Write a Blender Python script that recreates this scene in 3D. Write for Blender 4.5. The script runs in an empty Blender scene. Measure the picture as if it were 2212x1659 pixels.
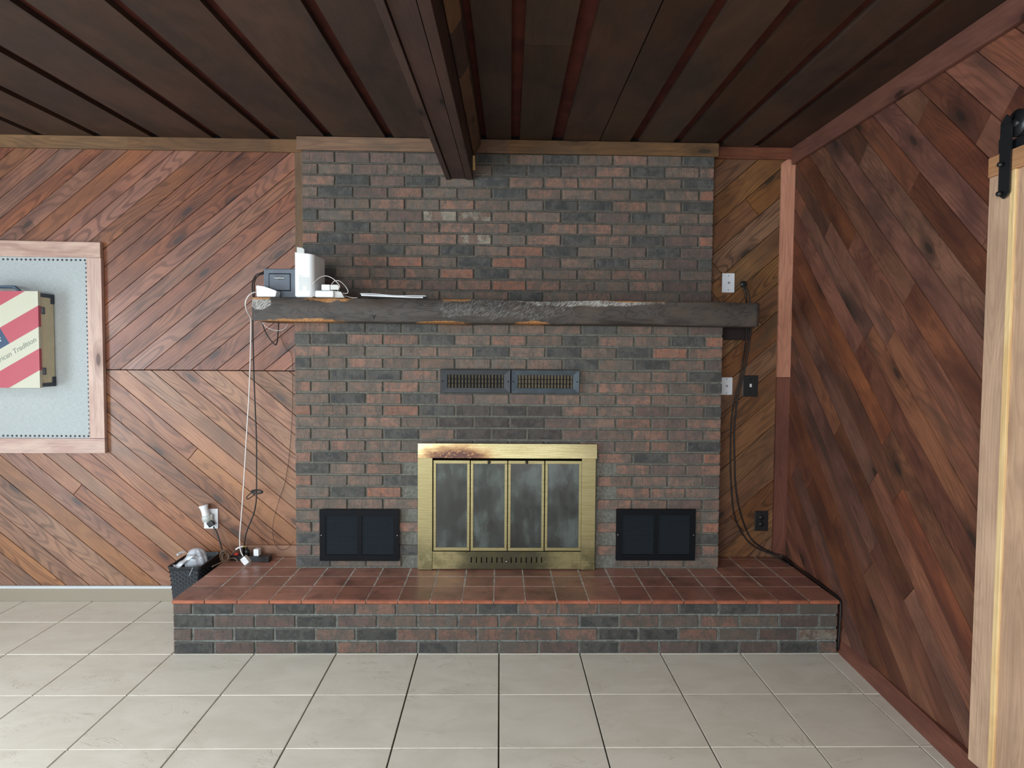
import bpy, bmesh, math, random
from mathutils import Vector, Matrix
random.seed(7)
SC = bpy.context.scene
COL = SC.collection

# ------------------------------------------------------------------ camera
F, PIT, YAW, ROL, H = 1468.71, .04406, .01799, .00698, 1.49895
def cam_axes():
    R = Vector((math.cos(YAW), -math.sin(YAW), 0))
    fl = Vector((math.sin(YAW), math.cos(YAW), 0))
    Fw = fl * math.cos(PIT) + Vector((0, 0, -math.sin(PIT)))
    U = R.cross(Fw)
    r = R * math.cos(ROL) + U * math.sin(ROL)
    u = -R * math.sin(ROL) + U * math.cos(ROL)
    return r, u, Fw
cr, cu, cf = cam_axes()
cd = bpy.data.cameras.new('camera'); cam = bpy.data.objects.new('camera', cd); COL.objects.link(cam)
cd.sensor_fit = 'HORIZONTAL'; cd.sensor_width = 36; cd.lens = F / 2212 * 36; cd.clip_start = .05
m = Matrix.Identity(4)
for i in range(3):
    m[i][0] = cr[i]; m[i][1] = cu[i]; m[i][2] = -cf[i]
m[0][3], m[1][3], m[2][3] = 0, 0, H
cam.matrix_world = m
SC.camera = cam
def P(u, v, y):                       # point of the room at depth y that the photo shows at pixel (u, v)
    d = cr * ((u - 1106) / F) - cu * ((v - 829.5) / F) + cf
    t = y / d.y
    return Vector((0, 0, H)) + d * t
def PX(u, v, x):
    d = cr * ((u - 1106) / F) - cu * ((v - 829.5) / F) + cf
    return Vector((0, 0, H)) + d * (x / d.x)
def PZ(u, v, z):
    d = cr * ((u - 1106) / F) - cu * ((v - 829.5) / F) + cf
    return Vector((0, 0, H)) + d * ((z - H) / d.z)

# ------------------------------------------------------------------ view, world, daylight
SC.view_settings.view_transform = 'Standard'; SC.view_settings.look = 'None'
SC.view_settings.gamma = 1; SC.view_settings.use_curve_mapping = False
SC.view_settings.exposure = 0.0
W = bpy.data.worlds.new('sky'); SC.world = W; W.use_nodes = True
bg = W.node_tree.nodes['Background']; bg.inputs[0].default_value = (.62, .78, 1, 1); bg.inputs[1].default_value = 1.0
def area(name, loc, direction, sx, sy, power, color):
    l = bpy.data.lights.new(name, 'AREA'); l.shape = 'RECTANGLE'; l.size = sx; l.size_y = sy
    l.energy = power; l.color = color
    o = bpy.data.objects.new(name, l); COL.objects.link(o); o.location = loc
    o.rotation_euler = Vector(direction).to_track_quat('-Z', 'Z').to_euler()
    return o
# room: X -4.2..1.75, Y -3.6..4.08; daylight comes in through glazed doors in the left wall and two openings behind
area('daylight_patio_doors', (-4.42, .6, 1.12), (1, 0, 0), 3.5, 2.1, 370, (.77, .91, 1))
area('daylight_rear_window', (-1.9, -3.9, 1.5), (0, 1, -.05), 2.6, 1.3, 260, (.94, .98, 1))
area('ceiling_lamp_glow', (-2.75, 1.05, 2.52), (0, 0, -1), .30, 1.2, 34, (.96, .98, 1))
area('ceiling_lamp_glow', (-.75, -.35, 2.46), (0, 0, -1), .30, 1.2, 34, (.96, .98, 1))  # added lamp out of view, brightens the middle of the floor
area('daylight_glass_door', (.75, -3.9, 1.1), (0, 1, 0), .8, 1.9, 60, (.95, .97, 1))

# ------------------------------------------------------------------ node helpers
def lin(c):
    return tuple(((x / 255) / 12.92 if x / 255 <= .04045 else ((x / 255 + .055) / 1.055) ** 2.4) for x in c)
class NT:
    def __init__(s, name):
        s.m = bpy.data.materials.new(name); s.m.use_nodes = True; s.t = s.m.node_tree; s.t.nodes.clear()
        s.out = s.n('ShaderNodeOutputMaterial'); s.b = s.n('ShaderNodeBsdfPrincipled'); s.l(s.b.outputs[0], s.out.inputs[0])
    def n(s, ty, **k):
        x = s.t.nodes.new(ty)
        for a, b in k.items(): setattr(x, a, b)
        return x
    def l(s, a, b): s.t.links.new(a, b)
    def put(s, sock, v):
        if isinstance(v, (int, float)): sock.default_value = v
        elif isinstance(v, tuple): sock.default_value = (*v, 1) if len(v) == 3 and sock.type == 'RGBA' else v
        else: s.l(v, sock)
    def math(s, op, a, b=0.0, c=0.0):
        x = s.n('ShaderNodeMath', operation=op); s.put(x.inputs[0], a); s.put(x.inputs[1], b); s.put(x.inputs[2], c); return x.outputs[0]
    def mix(s, f, a, b, mode='MIX'):
        x = s.n('ShaderNodeMix', data_type='RGBA', blend_type=mode); x.clamp_factor = True
        s.put(x.inputs[0], f); s.put(x.inputs[6], a); s.put(x.inputs[7], b); return x.outputs[2]
    def ramp(s, f, lo, hi, a=0., b=1.):
        x = s.n('ShaderNodeMapRange', interpolation_type='SMOOTHSTEP'); s.put(x.inputs[0], f)
        x.inputs[1].default_value = lo; x.inputs[2].default_value = hi; x.inputs[3].default_value = a; x.inputs[4].default_value = b
        return x.outputs[0]
    def vec(s, v, scale=(1, 1, 1), loc=(0, 0, 0)):
        x = s.n('ShaderNodeMapping'); s.l(v, x.inputs[0]); x.inputs['Scale'].default_value = scale; x.inputs['Location'].default_value = loc
        return x.outputs[0]
    def noise(s, v, scale=1, detail=4, rough=.55, dist=0):
        x = s.n('ShaderNodeTexNoise'); s.l(v, x.inputs['Vector']); x.inputs['Scale'].default_value = scale
        x.inputs['Detail'].default_value = detail; x.inputs['Roughness'].default_value = rough; x.inputs['Distortion'].default_value = dist
        return x.outputs[0]
    def voro(s, v, scale=1):
        x = s.n('ShaderNodeTexVoronoi', voronoi_dimensions='2D'); s.l(v, x.inputs['Vector']); x.inputs['Scale'].default_value = scale
        return x.outputs['Distance'], x.outputs['Color']
    def attr(s, name):
        return s.n('ShaderNodeAttribute', attribute_name=name).outputs['Color']
    def uv(s): return s.n('ShaderNodeUVMap', uv_map='UVMap').outputs[0]
    def obj(s): return s.n('ShaderNodeTexCoord').outputs['Object']
    def sep(s, v):
        x = s.n('ShaderNodeSeparateXYZ'); s.l(v, x.inputs[0]); return x.outputs
    def bump(s, h, strength=.3, dist=.002):
        x = s.n('ShaderNodeBump'); x.inputs['Strength'].default_value = strength; x.inputs['Distance'].default_value = dist
        s.l(h, x.inputs['Height']); s.l(x.outputs[0], s.b.inputs['Normal'])
    def fin(s, col, rough=.5, metal=0., spec=.5):
        s.put(s.b.inputs['Base Color'], col); s.put(s.b.inputs['Roughness'], rough); s.put(s.b.inputs['Metallic'], metal)
        s.b.inputs['Specular IOR Level'].default_value = spec; return s.m

def wood(name, light, mid, dark, rough=.38, knots=True, ring=.6, blotch=.45, spec=.5, vary=.35, grey=None, kfreq=.68):
    n = NT(name); uv = n.uv(); rnd = n.sep(n.attr('ca'))
    c = n.n('ShaderNodeCombineXYZ'); us = n.sep(uv); n.l(us[0], c.inputs[0]); n.l(us[1], c.inputs[1]); n.l(n.math('MULTIPLY', rnd[1], 37.), c.inputs[2])
    v = c.outputs[0]
    kd, kc = n.voro(n.vec(v, (2.6, 7.5, 1)), 1)
    on = n.ramp(n.sep(kc)[0], kfreq, kfreq + .02)
    kdd = n.math('MULTIPLY', n.ramp(kd, .5, .0), on)
    base = n.noise(n.vec(v, (1.5, 9, 1)), 1, 1, .3, 0)                # smooth field whose contours are the growth rings
    rings = n.math('SINE', n.math('MULTIPLY', n.math('ADD', base, n.math('MULTIPLY', kdd, .13)), 88.))
    rings = n.ramp(rings, .0, 1.)
    fine = n.noise(n.vec(v, (3, 130, 1)), 1, 4, .6)
    bl = n.noise(n.vec(v, (2.2, 5, 1)), 1, 5, .6, .6)
    knot = n.math('MULTIPLY', n.math('MULTIPLY', n.ramp(kd, .12, .07), .85), on) if knots else 0.
    halo = n.math('MULTIPLY', n.ramp(kd, .42, .06), on) if knots else 0.
    col = n.mix(n.ramp(bl, .3, .72), light, mid)
    pl = n.ramp(n.noise(n.vec(v, (.8, 3, 1), (5, 5, 5)), 1, 1), .36, .58)
    col = n.mix(n.math('MULTIPLY', n.math('MULTIPLY', rings, n.math('MULTIPLY_ADD', pl, .75, .25)), ring), col, dark)
    col = n.mix(n.math('MULTIPLY', n.ramp(fine, .42, .75), .35), col, dark)
    bl2 = n.noise(n.vec(v, (1.3, 4, 1), (9, 4, 2)), 1, 4, .6, .8)
    col = n.mix(n.math('MULTIPLY', n.ramp(bl2, .52, .75), blotch), col, grey or dark)
    col = n.mix(n.math('MULTIPLY', halo, .55), col, dark)
    col = n.mix(knot, col, tuple(x * .5 for x in (grey or dark)))
    # every board has its own stain strength and hue
    hs = n.n('ShaderNodeHueSaturation'); n.l(col, hs.inputs['Color'])
    n.l(n.math('MULTIPLY_ADD', rnd[0], vary * 2, 1 - vary), hs.inputs['Value'])
    n.l(n.math('MULTIPLY_ADD', rnd[2], .010, .495), hs.inputs['Hue'])
    n.l(n.math('MULTIPLY_ADD', rnd[1], .2, .82), hs.inputs['Saturation'])
    n.bump(n.math('ADD', n.math('MULTIPLY', fine, .5), n.math('MULTIPLY', rings, .3)), .25, .001)
    return n.fin(hs.outputs[0], n.math('MULTIPLY_ADD', bl, .25, rough - .1), 0, spec)

def plain(name, c, rough=.5, metal=0., spec=.5, var=.0, nscale=30, bump=0.):
    n = NT(name); col = c
    if var or bump:
        o = n.obj(); no = n.noise(o, nscale, 4)
        col = n.mix(n.ramp(no, .3, .7), tuple(x * (1 - var) for x in c), tuple(min(1, x * (1 + var)) for x in c))
        if bump: n.bump(no, bump, .001)
    return n.fin(col, rough, metal, spec)

def brick_mat(name, dim=1.0):
    n = NT(name); o = n.obj(); a, b = n.attr('ca'), n.attr('cb')
    m1 = n.noise(n.vec(o, (15, 15, 12)), 1, 5, .7, .4)
    col = n.mix(n.ramp(m1, .45, .55), a, b)
    m2 = n.noise(n.vec(o, (26, 26, 40), (2, 9, 4)), 1, 5, .7, .6)
    col = n.mix(n.math('MULTIPLY', n.ramp(m2, .42, .66), .5), col, lin((84, 78, 72)))
    streak = n.noise(n.vec(o, (110, 110, 14)), 1, 3, .6)
    col = n.mix(n.math('MULTIPLY', n.ramp(streak, .5, .75), .35), col, (.015, .015, .017))
    sp = n.noise(o, 190, 3, .7)
    col = n.mix(n.math('MULTIPLY', n.ramp(sp, .58, .68), .75), col, (.02, .018, .018))
    sp2 = n.noise(n.vec(o, (1, 1, 1), (3, 8, 1)), 150, 3, .7)
    col = n.mix(n.math('MULTIPLY', n.ramp(sp2, .66, .76), .45), col, (.33, .31, .29))
    ed = n.noise(n.vec(o, (24, 24, 24), (5, 1, 7)), 1, 6, .75)
    col = n.mix(n.math('MULTIPLY', n.ramp(ed, .52, .75), .40), col, (.20, .19, .18))
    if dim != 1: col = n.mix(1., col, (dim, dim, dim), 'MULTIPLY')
    n.bump(n.math('ADD', sp, n.math('MULTIPLY', streak, .7)), .55, .0022)
    return n.fin(col, .78, 0, .3)

M = {}
M['wood_left'] = wood('oiled_pine_paneling', lin((146, 90, 60)), lin((110, 68, 50)), lin((62, 34, 26)), .36, True, .50, .55, .45, .16, lin((84, 64, 60)))
M['wood_left_low'] = wood('amber_pine_paneling', lin((162, 110, 74)), lin((134, 87, 60)), lin((78, 45, 31)), .36, True, .50, .5, .45, .16, lin((100, 76, 66)))
M['wood_nook'] = wood('olive_brown_paneling', lin((132, 90, 50)), lin((104, 66, 40)), lin((58, 38, 26)), .6, True, .6, .75, .3, .2, lin((66, 58, 44)))
M['wood_right'] = wood('red_stained_paneling', lin((126, 74, 48)), lin((82, 45, 32)), lin((48, 28, 22)), .6, True, .28, .8, .3, .26, lin((66, 48, 38)), .84)
M['wood_ceil'] = wood('dark_ceiling_boards', lin((70, 48, 35)), lin((48, 35, 29)), lin((29, 22, 19)), .5, False, .12, .7, .4, .22, lin((56, 46, 40)))
M['wood_gap'] = plain('recessed_red_ceiling_board', lin((70, 32, 26)), .8, 0, .2, .3, 8)
M['wood_mould'] = wood('tan_crown_moulding', lin((126, 92, 61)), lin((96, 70, 49)), lin((66, 50, 38)), .6, True, .3, .7, .3, .12, lin((74, 66, 54)))
M['wood_redmould'] = wood('red_brown_moulding', lin((122, 70, 48)), lin((100, 55, 39)), lin((68, 36, 28)), .6, True, .2, .4, .3, .15)
M['wood_pink'] = wood('pinkish_pine_trim', lin((194, 130, 98)), lin((172, 108, 82)), lin((122, 70, 52)), .6, True, .2, .3, .3, .12)
M['wood_frame'] = wood('pale_pink_pine_frame', lin((206, 178, 162)), lin((178, 142, 130)), lin((118, 84, 76)), .6, True, .22, .35, .3, .12, lin((140, 116, 110)))
M['wood_door'] = wood('raw_pine_door_board', lin((200, 160, 126)), lin((174, 137, 108)), lin((118, 84, 64)), .65, True, .15, .35, .3, .08, lin((140, 118, 104)), .82)
M['wood_yellow'] = wood('yellow_pine_batten', lin((232, 200, 138)), lin((214, 172, 104)), lin((160, 112, 60)), .6, True, .1, .3, .3, .08)
M['wood_beam'] = wood('dark_brown_beam_board', lin((76, 52, 44)), lin((60, 43, 38)), lin((38, 28, 26)), .5, True, .15, .4, .4, .15)
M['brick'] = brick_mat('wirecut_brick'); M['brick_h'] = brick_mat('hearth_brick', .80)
M['mortar'] = plain('grey_mortar', lin((96, 92, 86)), .95, 0, .1, .25, 60, .5)
M['mortar_mid'] = plain('grey_green_mortar', lin((108, 108, 101)), .95, 0, .1, .25, 60, .5)
M['mortar_light'] = plain('light_mortar', lin((112, 116, 112)), .95, 0, .1, .3, 60, .5)
M['black_metal'] = plain('black_enamel_steel', (.004, .005, .007), .6, .0, .14)
M['blue_metal'] = plain('blued_steel', lin((48, 58, 64)), .38, .5, .5, .25, 14)
M['black'] = plain('black_plastic', (.012, .013, .015), .35)
M['cable_black'] = plain('black_cable_sheath', (.010, .010, .011), .45)
M['cable_brown'] = plain('brown_lamp_cord', lin((112, 92, 76)), .55)
M['cable_dark'] = plain('thin_dark_cord', lin((56, 38, 30)), .5)
M['white'] = plain('white_plastic', lin((232, 236, 238)), .35)
M['white_cable'] = plain('white_cable_sheath', lin((214, 210, 206)), .45)
M['ivory'] = plain('off_white_panel', lin((206, 208, 204)), .5)
M['grey_plastic'] = plain('slate_grey_plastic', lin((92, 100, 112)), .5, 0, .4, .08, 20)
M['dark_slot'] = plain('dark_recess', (.008, .008, .008), .9, 0, .1)
M['plate_white'] = plain('white_wall_plate', lin((226, 232, 238)), .35)
M['steel'] = plain('zinc_screw', (.4, .4, .4), .4, 1.)
M['stud'] = plain('antique_nailhead', lin((92, 92, 96)), .35, .9)
M['switch_red'] = plain('red_rocker_switch', lin((230, 70, 60)), .3)  # plain red plastic for the rocker
M['yellow'] = plain('yellow_tie', lin((220, 205, 90)), .5)
M['case_red'] = plain('faded_red_stripe', lin((172, 66, 80)), .5)
M['case_cream'] = plain('cream_stripe', lin((188, 186, 166)), .5)
M['case_blue'] = plain('navy_blue_field', lin((34, 60, 92)), .5)
M['case_side'] = plain('khaki_case_side', lin((212, 200, 168)), .6, 0, .3, .05)
M['case_trim'] = plain('dark_blue_corner', lin((40, 46, 62)), .4)
M['ink'] = plain('grey_lettering', lin((130, 136, 124)), .6)
M['label_white'] = plain('label_lettering', lin((235, 238, 240)), .5)
M['paper'] = plain('white_paper', lin((214, 214, 214)), .6)
M['base_cap'] = plain('pale_grey_baseboard_cap', lin((196, 202, 204)), .45)
M['base_taupe'] = plain('taupe_vinyl_base', lin((146, 136, 120)), .55)
M['wall_plain'] = plain('tan_painted_wall', lin((150, 132, 112)), .8)
M['soot'] = plain('sooty_firebrick', (.015, .014, .013), .95, 0, .1, .4, 20)
M['window_frame'] = plain('white_window_frame', lin((225, 225, 220)), .5)

def fabric():
    n = NT('pale_linen_upholstery'); o = n.obj()
    a = n.noise(n.vec(o, (40, 40, 900)), 1, 2); b = n.noise(n.vec(o, (900, 40, 40)), 1, 2)
    w = n.math('ADD', a, b)
    n.bump(w, .2, .0006)
    return n.fin(n.mix(n.ramp(w, .8, 1.2), lin((160, 167, 168)), lin((182, 188, 189))), .85, 0, .15)
M['fabric'] = fabric()
def floor_tile():
    n = NT('beige_stone_look_floor_tile'); o = n.obj(); r = n.sep(n.attr('ca'))
    c = n.n('ShaderNodeVectorMath', operation='ADD'); n.l(o, c.inputs[0]); n.l(n.attr('ca'), c.inputs[1])
    v = c.outputs[0]
    a = n.noise(n.vec(v, (4, 7, 4)), 1, 6, .6, .8)
    col = n.mix(n.ramp(a, .3, .7), lin((226, 219, 203)), lin((236, 230, 216)))
    ve = n.noise(n.vec(v, (2.5, 5, 3), (7, 2, 0)), 1, 5, .6, 2.)
    vein = n.ramp(n.math('ABSOLUTE', n.math('SUBTRACT', ve, .5)), .012, .0)
    msk = n.ramp(n.noise(v, 5, 2), .5, .62)
    col = n.mix(n.math('MULTIPLY', n.math('MULTIPLY', vein, msk), .5), col, lin((196, 182, 164)))
    n.bump(n.math('SUBTRACT', a, n.math('MULTIPLY', n.math('MULTIPLY', vein, msk), .6)), .5, .002)
    return n.fin(col, n.math('MULTIPLY_ADD', a, .25, .30), 0, .45)
M['floor_tile'] = floor_tile()
M['grout_dark'] = plain('dark_floor_grout', lin((58, 58, 54)), .9, 0, .1, .2, 30)
def terracotta():
    n = NT('red_quarry_tile'); o = n.obj(); r = n.sep(n.attr('ca'))
    a = n.noise(o, 11, 5, .6, .6)
    col = n.mix(n.ramp(a, .3, .7), lin((172, 118, 100)), lin((150, 108, 94)))
    b = n.noise(n.vec(o, (6, 6, 6), (4, 3, 2)), 1, 4, .6)
    col = n.mix(n.math('MULTIPLY', n.ramp(b, .5, .7), .6), col, lin((98, 68, 58)))
    hs = n.n('ShaderNodeHueSaturation'); n.l(col, hs.inputs['Color']); n.l(n.math('MULTIPLY_ADD', r[0], .4, .8), hs.inputs['Value'])
    n.bump(a, .15, .001)
    return n.fin(hs.outputs[0], n.math('MULTIPLY_ADD', b, .3, .2), 0, .6)
M['quarry'] = terracotta()
M['nose'] = plain('worn_orange_tile_nose', lin((156, 92, 68)), .4, 0, .5, .2, 25)
M['grout_light'] = plain('grey_tile_grout', lin((196, 190, 180)), .9, 0, .1, .3, 25)
def mantel_mat():
    n = NT('rough_hewn_mantel'); o = n.obj(); x = n.sep(o)
    v1 = n.noise(n.vec(o, (2.0, 6, 9)), 1, 3, .5, 1.6)
    rings = n.ramp(n.math('SINE', n.math('MULTIPLY', v1, 70.)), -.2, 1.)
    col = n.mix(n.math('MULTIPLY', rings, .6), lin((68, 62, 58)), lin((40, 37, 35)))
    bl = n.noise(n.vec(o, (3, 5, 8)), 1, 5, .65)
    col = n.mix(n.ramp(bl, .46, .7), col, lin((76, 65, 56)))
    c = n.n('ShaderNodeCombineXYZ'); n.l(n.math('ADD', x[0], x[2]), c.inputs[0]); n.l(n.math('SUBTRACT', x[0], x[2]), c.inputs[1]); n.l(x[1], c.inputs[2])
    ch = n.noise(n.vec(c.outputs[0], (28, 300, 10)), 1, 3, .6, .4)
    wob = n.noise(n.vec(o, (13, 4, 20), (3, 0, 1)), 1, 4, .6)
    def patch(cx, cz, rx, rz):
        a = n.math('DIVIDE', n.math('SUBTRACT', x[0], cx - .04), rx); b = n.math('DIVIDE', n.math('SUBTRACT', x[2], cz), rz)
        d = n.math('ADD', n.math('SQRT', n.math('ADD', n.math('MULTIPLY', a, a), n.math('MULTIPLY', b, b))), n.math('MULTIPLY', n.math('SUBTRACT', wob, .5), 1.6))
        return n.ramp(d, 1.15, .85)
    saw = patch(.0, .02, .36, .06)                       # saw chatter in the middle
    saw_sheen = n.math('MAXIMUM', patch(.46, .05, .34, .022), patch(-1.27, .035, .055, .03))  # pale sheen painted over the saw streaks at top edge and left end
    col = n.mix(n.math('MULTIPLY', n.math('MULTIPLY', n.ramp(ch, .50, .60), saw), .6), col, lin((150, 152, 150)))
    col = n.mix(n.math('MULTIPLY', n.math('MULTIPLY', n.ramp(ch, .44, .54), saw_sheen), .75), col, lin((198, 196, 190)))
    for p in ((-1.04, -.066, .19, .022), (-.30, -.064, .13, .009), (.17, -.064, .10, .012), (-.92, .064, .12, .022), (-.23, .064, .09, .016), (.73, .062, .17, .010), (-1.27, .062, .05, .014)):
        col = n.mix(n.math('MULTIPLY', patch(*p), .85), col, n.mix(n.ramp(ch, .35, .65), lin((196, 140, 78)), lin((120, 78, 50))))
    n.bump(n.math('ADD', n.math('MULTIPLY', n.math('MULTIPLY', ch, saw), .8), n.math('ADD', v1, bl)), .7, .005)
    return n.fin(col, .58, 0, .4)
M['mantel'] = mantel_mat()
def brass(name, stain=0):
    n = NT(name); o = n.obj(); x = n.sep(o)
    st = n.noise(n.vec(o, (5, 5, 160)), 1, 3, .6)
    col = n.mix(n.ramp(st, .35, .65), lin((152, 143, 106)), lin((138, 128, 90)))
    rough = n.math('MULTIPLY_ADD', st, .25, .24)
    pit = n.ramp(n.noise(o, 260, 2, .6), .66, .70)
    col = n.mix(n.math('MULTIPLY', pit, .8), col, lin((60, 44, 30)))
    metal = .75
    if stain == 1: rough = n.math('MULTIPLY_ADD', st, .10, .22)
    if stain == 1:     # heat stained patch on the top rail
        dx = n.math('MULTIPLY', n.math('SUBTRACT', x[0], -.245), 4.6); dz = n.math('MULTIPLY', n.math('SUBTRACT', x[2], .905), 12.)
        d = n.math('SQRT', n.math('ADD', n.math('MULTIPLY', dx, dx), n.math('MULTIPLY', dz, dz)))
        d = n.math('ADD', d, n.math('MULTIPLY', n.noise(n.vec(o, (14, 14, 40)), 1, 5, .7), .9))
        f1 = n.ramp(d, 1.75, 1.0); f2 = n.ramp(d, 1.4, .9); metal = n.math('MULTIPLY_ADD', f1, -.55, .75); rough = n.math('MULTIPLY_ADD', f1, .2, rough)
        col = n.mix(n.math('MULTIPLY', f1, .75), col, lin((170, 112, 58)))
        chip = n.ramp(n.noise(n.vec(o, (60, 60, 90)), 1, 4, .7), .60, .54)
        col = n.mix(n.math('MULTIPLY', n.math('MULTIPLY', f2, chip), .95), col, lin((78, 36, 34)))
    if stain == 2:     # smoke darkened lower panel
        dx = n.math('MULTIPLY', n.math('SUBTRACT', x[0], .03), 3.2); 
        d = n.math('ADD', n.math('ABSOLUTE', dx), n.math('MULTIPLY', n.noise(n.vec(o, (9, 9, 16)), 1, 5, .7), .9))
        f1 = n.ramp(d, 1.6, .95)
        col = n.mix(n.math('MULTIPLY', f1, .88), col, lin((52, 52, 42)))
        f3 = n.ramp(n.noise(n.vec(o, (10, 10, 10), (3, 3, 3)), 1, 5, .7), .48, .62)
        col = n.mix(n.math('MULTIPLY', f3, .5), col, lin((84, 78, 50)))
    if stain == 3:     # stiles: mottled darker tone towards the floor end
        f3 = n.math('MULTIPLY', n.ramp(x[2], .52, .32), n.ramp(n.noise(n.vec(o, (14, 14, 14)), 1, 5, .7), .35, .6))
        col = n.mix(n.math('MULTIPLY', f3, .7), col, lin((84, 82, 58)))
    return n.fin(col, rough, metal, .5)
M['brass_top'] = brass('heat_stained_brass', 1); M['brass_low'] = brass('smoked_brass', 2); M['brass_side'] = brass('brushed_brass', 3)
M['brass'] = brass('polished_brass')
def dirty_glass():
    n = NT('smoky_fire_door_glass'); o = n.obj()
    a = n.noise(n.vec(o, (6, 6, 4)), 1, 5, .55, .2); b = n.noise(n.vec(o, (30, 30, 4)), 1, 4, .6)
    f = n.math('ADD', n.math('MULTIPLY', a, .8), n.math('MULTIPLY', b, .2))
    col = n.mix(n.ramp(f, .40, .66), lin((36, 40, 38)), lin((80, 90, 86)))
    g = n.noise(n.vec(o, (5, 5, 5), (4, 2, 1)), 1, 5, .6)
    col = n.mix(n.math('MULTIPLY', n.ramp(g, .5, .68), .8), col, lin((36, 34, 30)))
    n.fin(col, .22, 0, .6)
    tr = n.n('ShaderNodeBsdfTransparent'); mx = n.n('ShaderNodeMixShader')
    n.l(n.ramp(f, .35, .6, .80, .97), mx.inputs[0]); n.l(tr.outputs[0], mx.inputs[1]); n.l(n.b.outputs[0], mx.inputs[2]); n.l(mx.outputs[0], n.out.inputs[0])
    return n.m
M['fire_glass'] = dirty_glass()
def clear_glass(name, tint, fac):
    n = NT(name); n.fin(tint, .08, 0, .5)
    tr = n.n('ShaderNodeBsdfTransparent'); mx = n.n('ShaderNodeMixShader'); mx.inputs[0].default_value = fac
    n.l(tr.outputs[0], mx.inputs[1]); n.l(n.b.outputs[0], mx.inputs[2]); n.l(mx.outputs[0], n.out.inputs[0]); return n.m
M['pane'] = clear_glass('window_glass', (.9, .95, 1), .06)
M['bag'] = clear_glass('translucent_white_plastic_bag', lin((225, 232, 240)), .72)
M['clear_plastic'] = clear_glass('clear_plastic_cover', lin((220, 225, 220)), .55)
def wicker():
    n = NT('black_wicker_plastic'); o = n.obj()
    return n.fin((.018, .021, .026), .42, 0, .5)
M['wicker'] = wicker()

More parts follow.
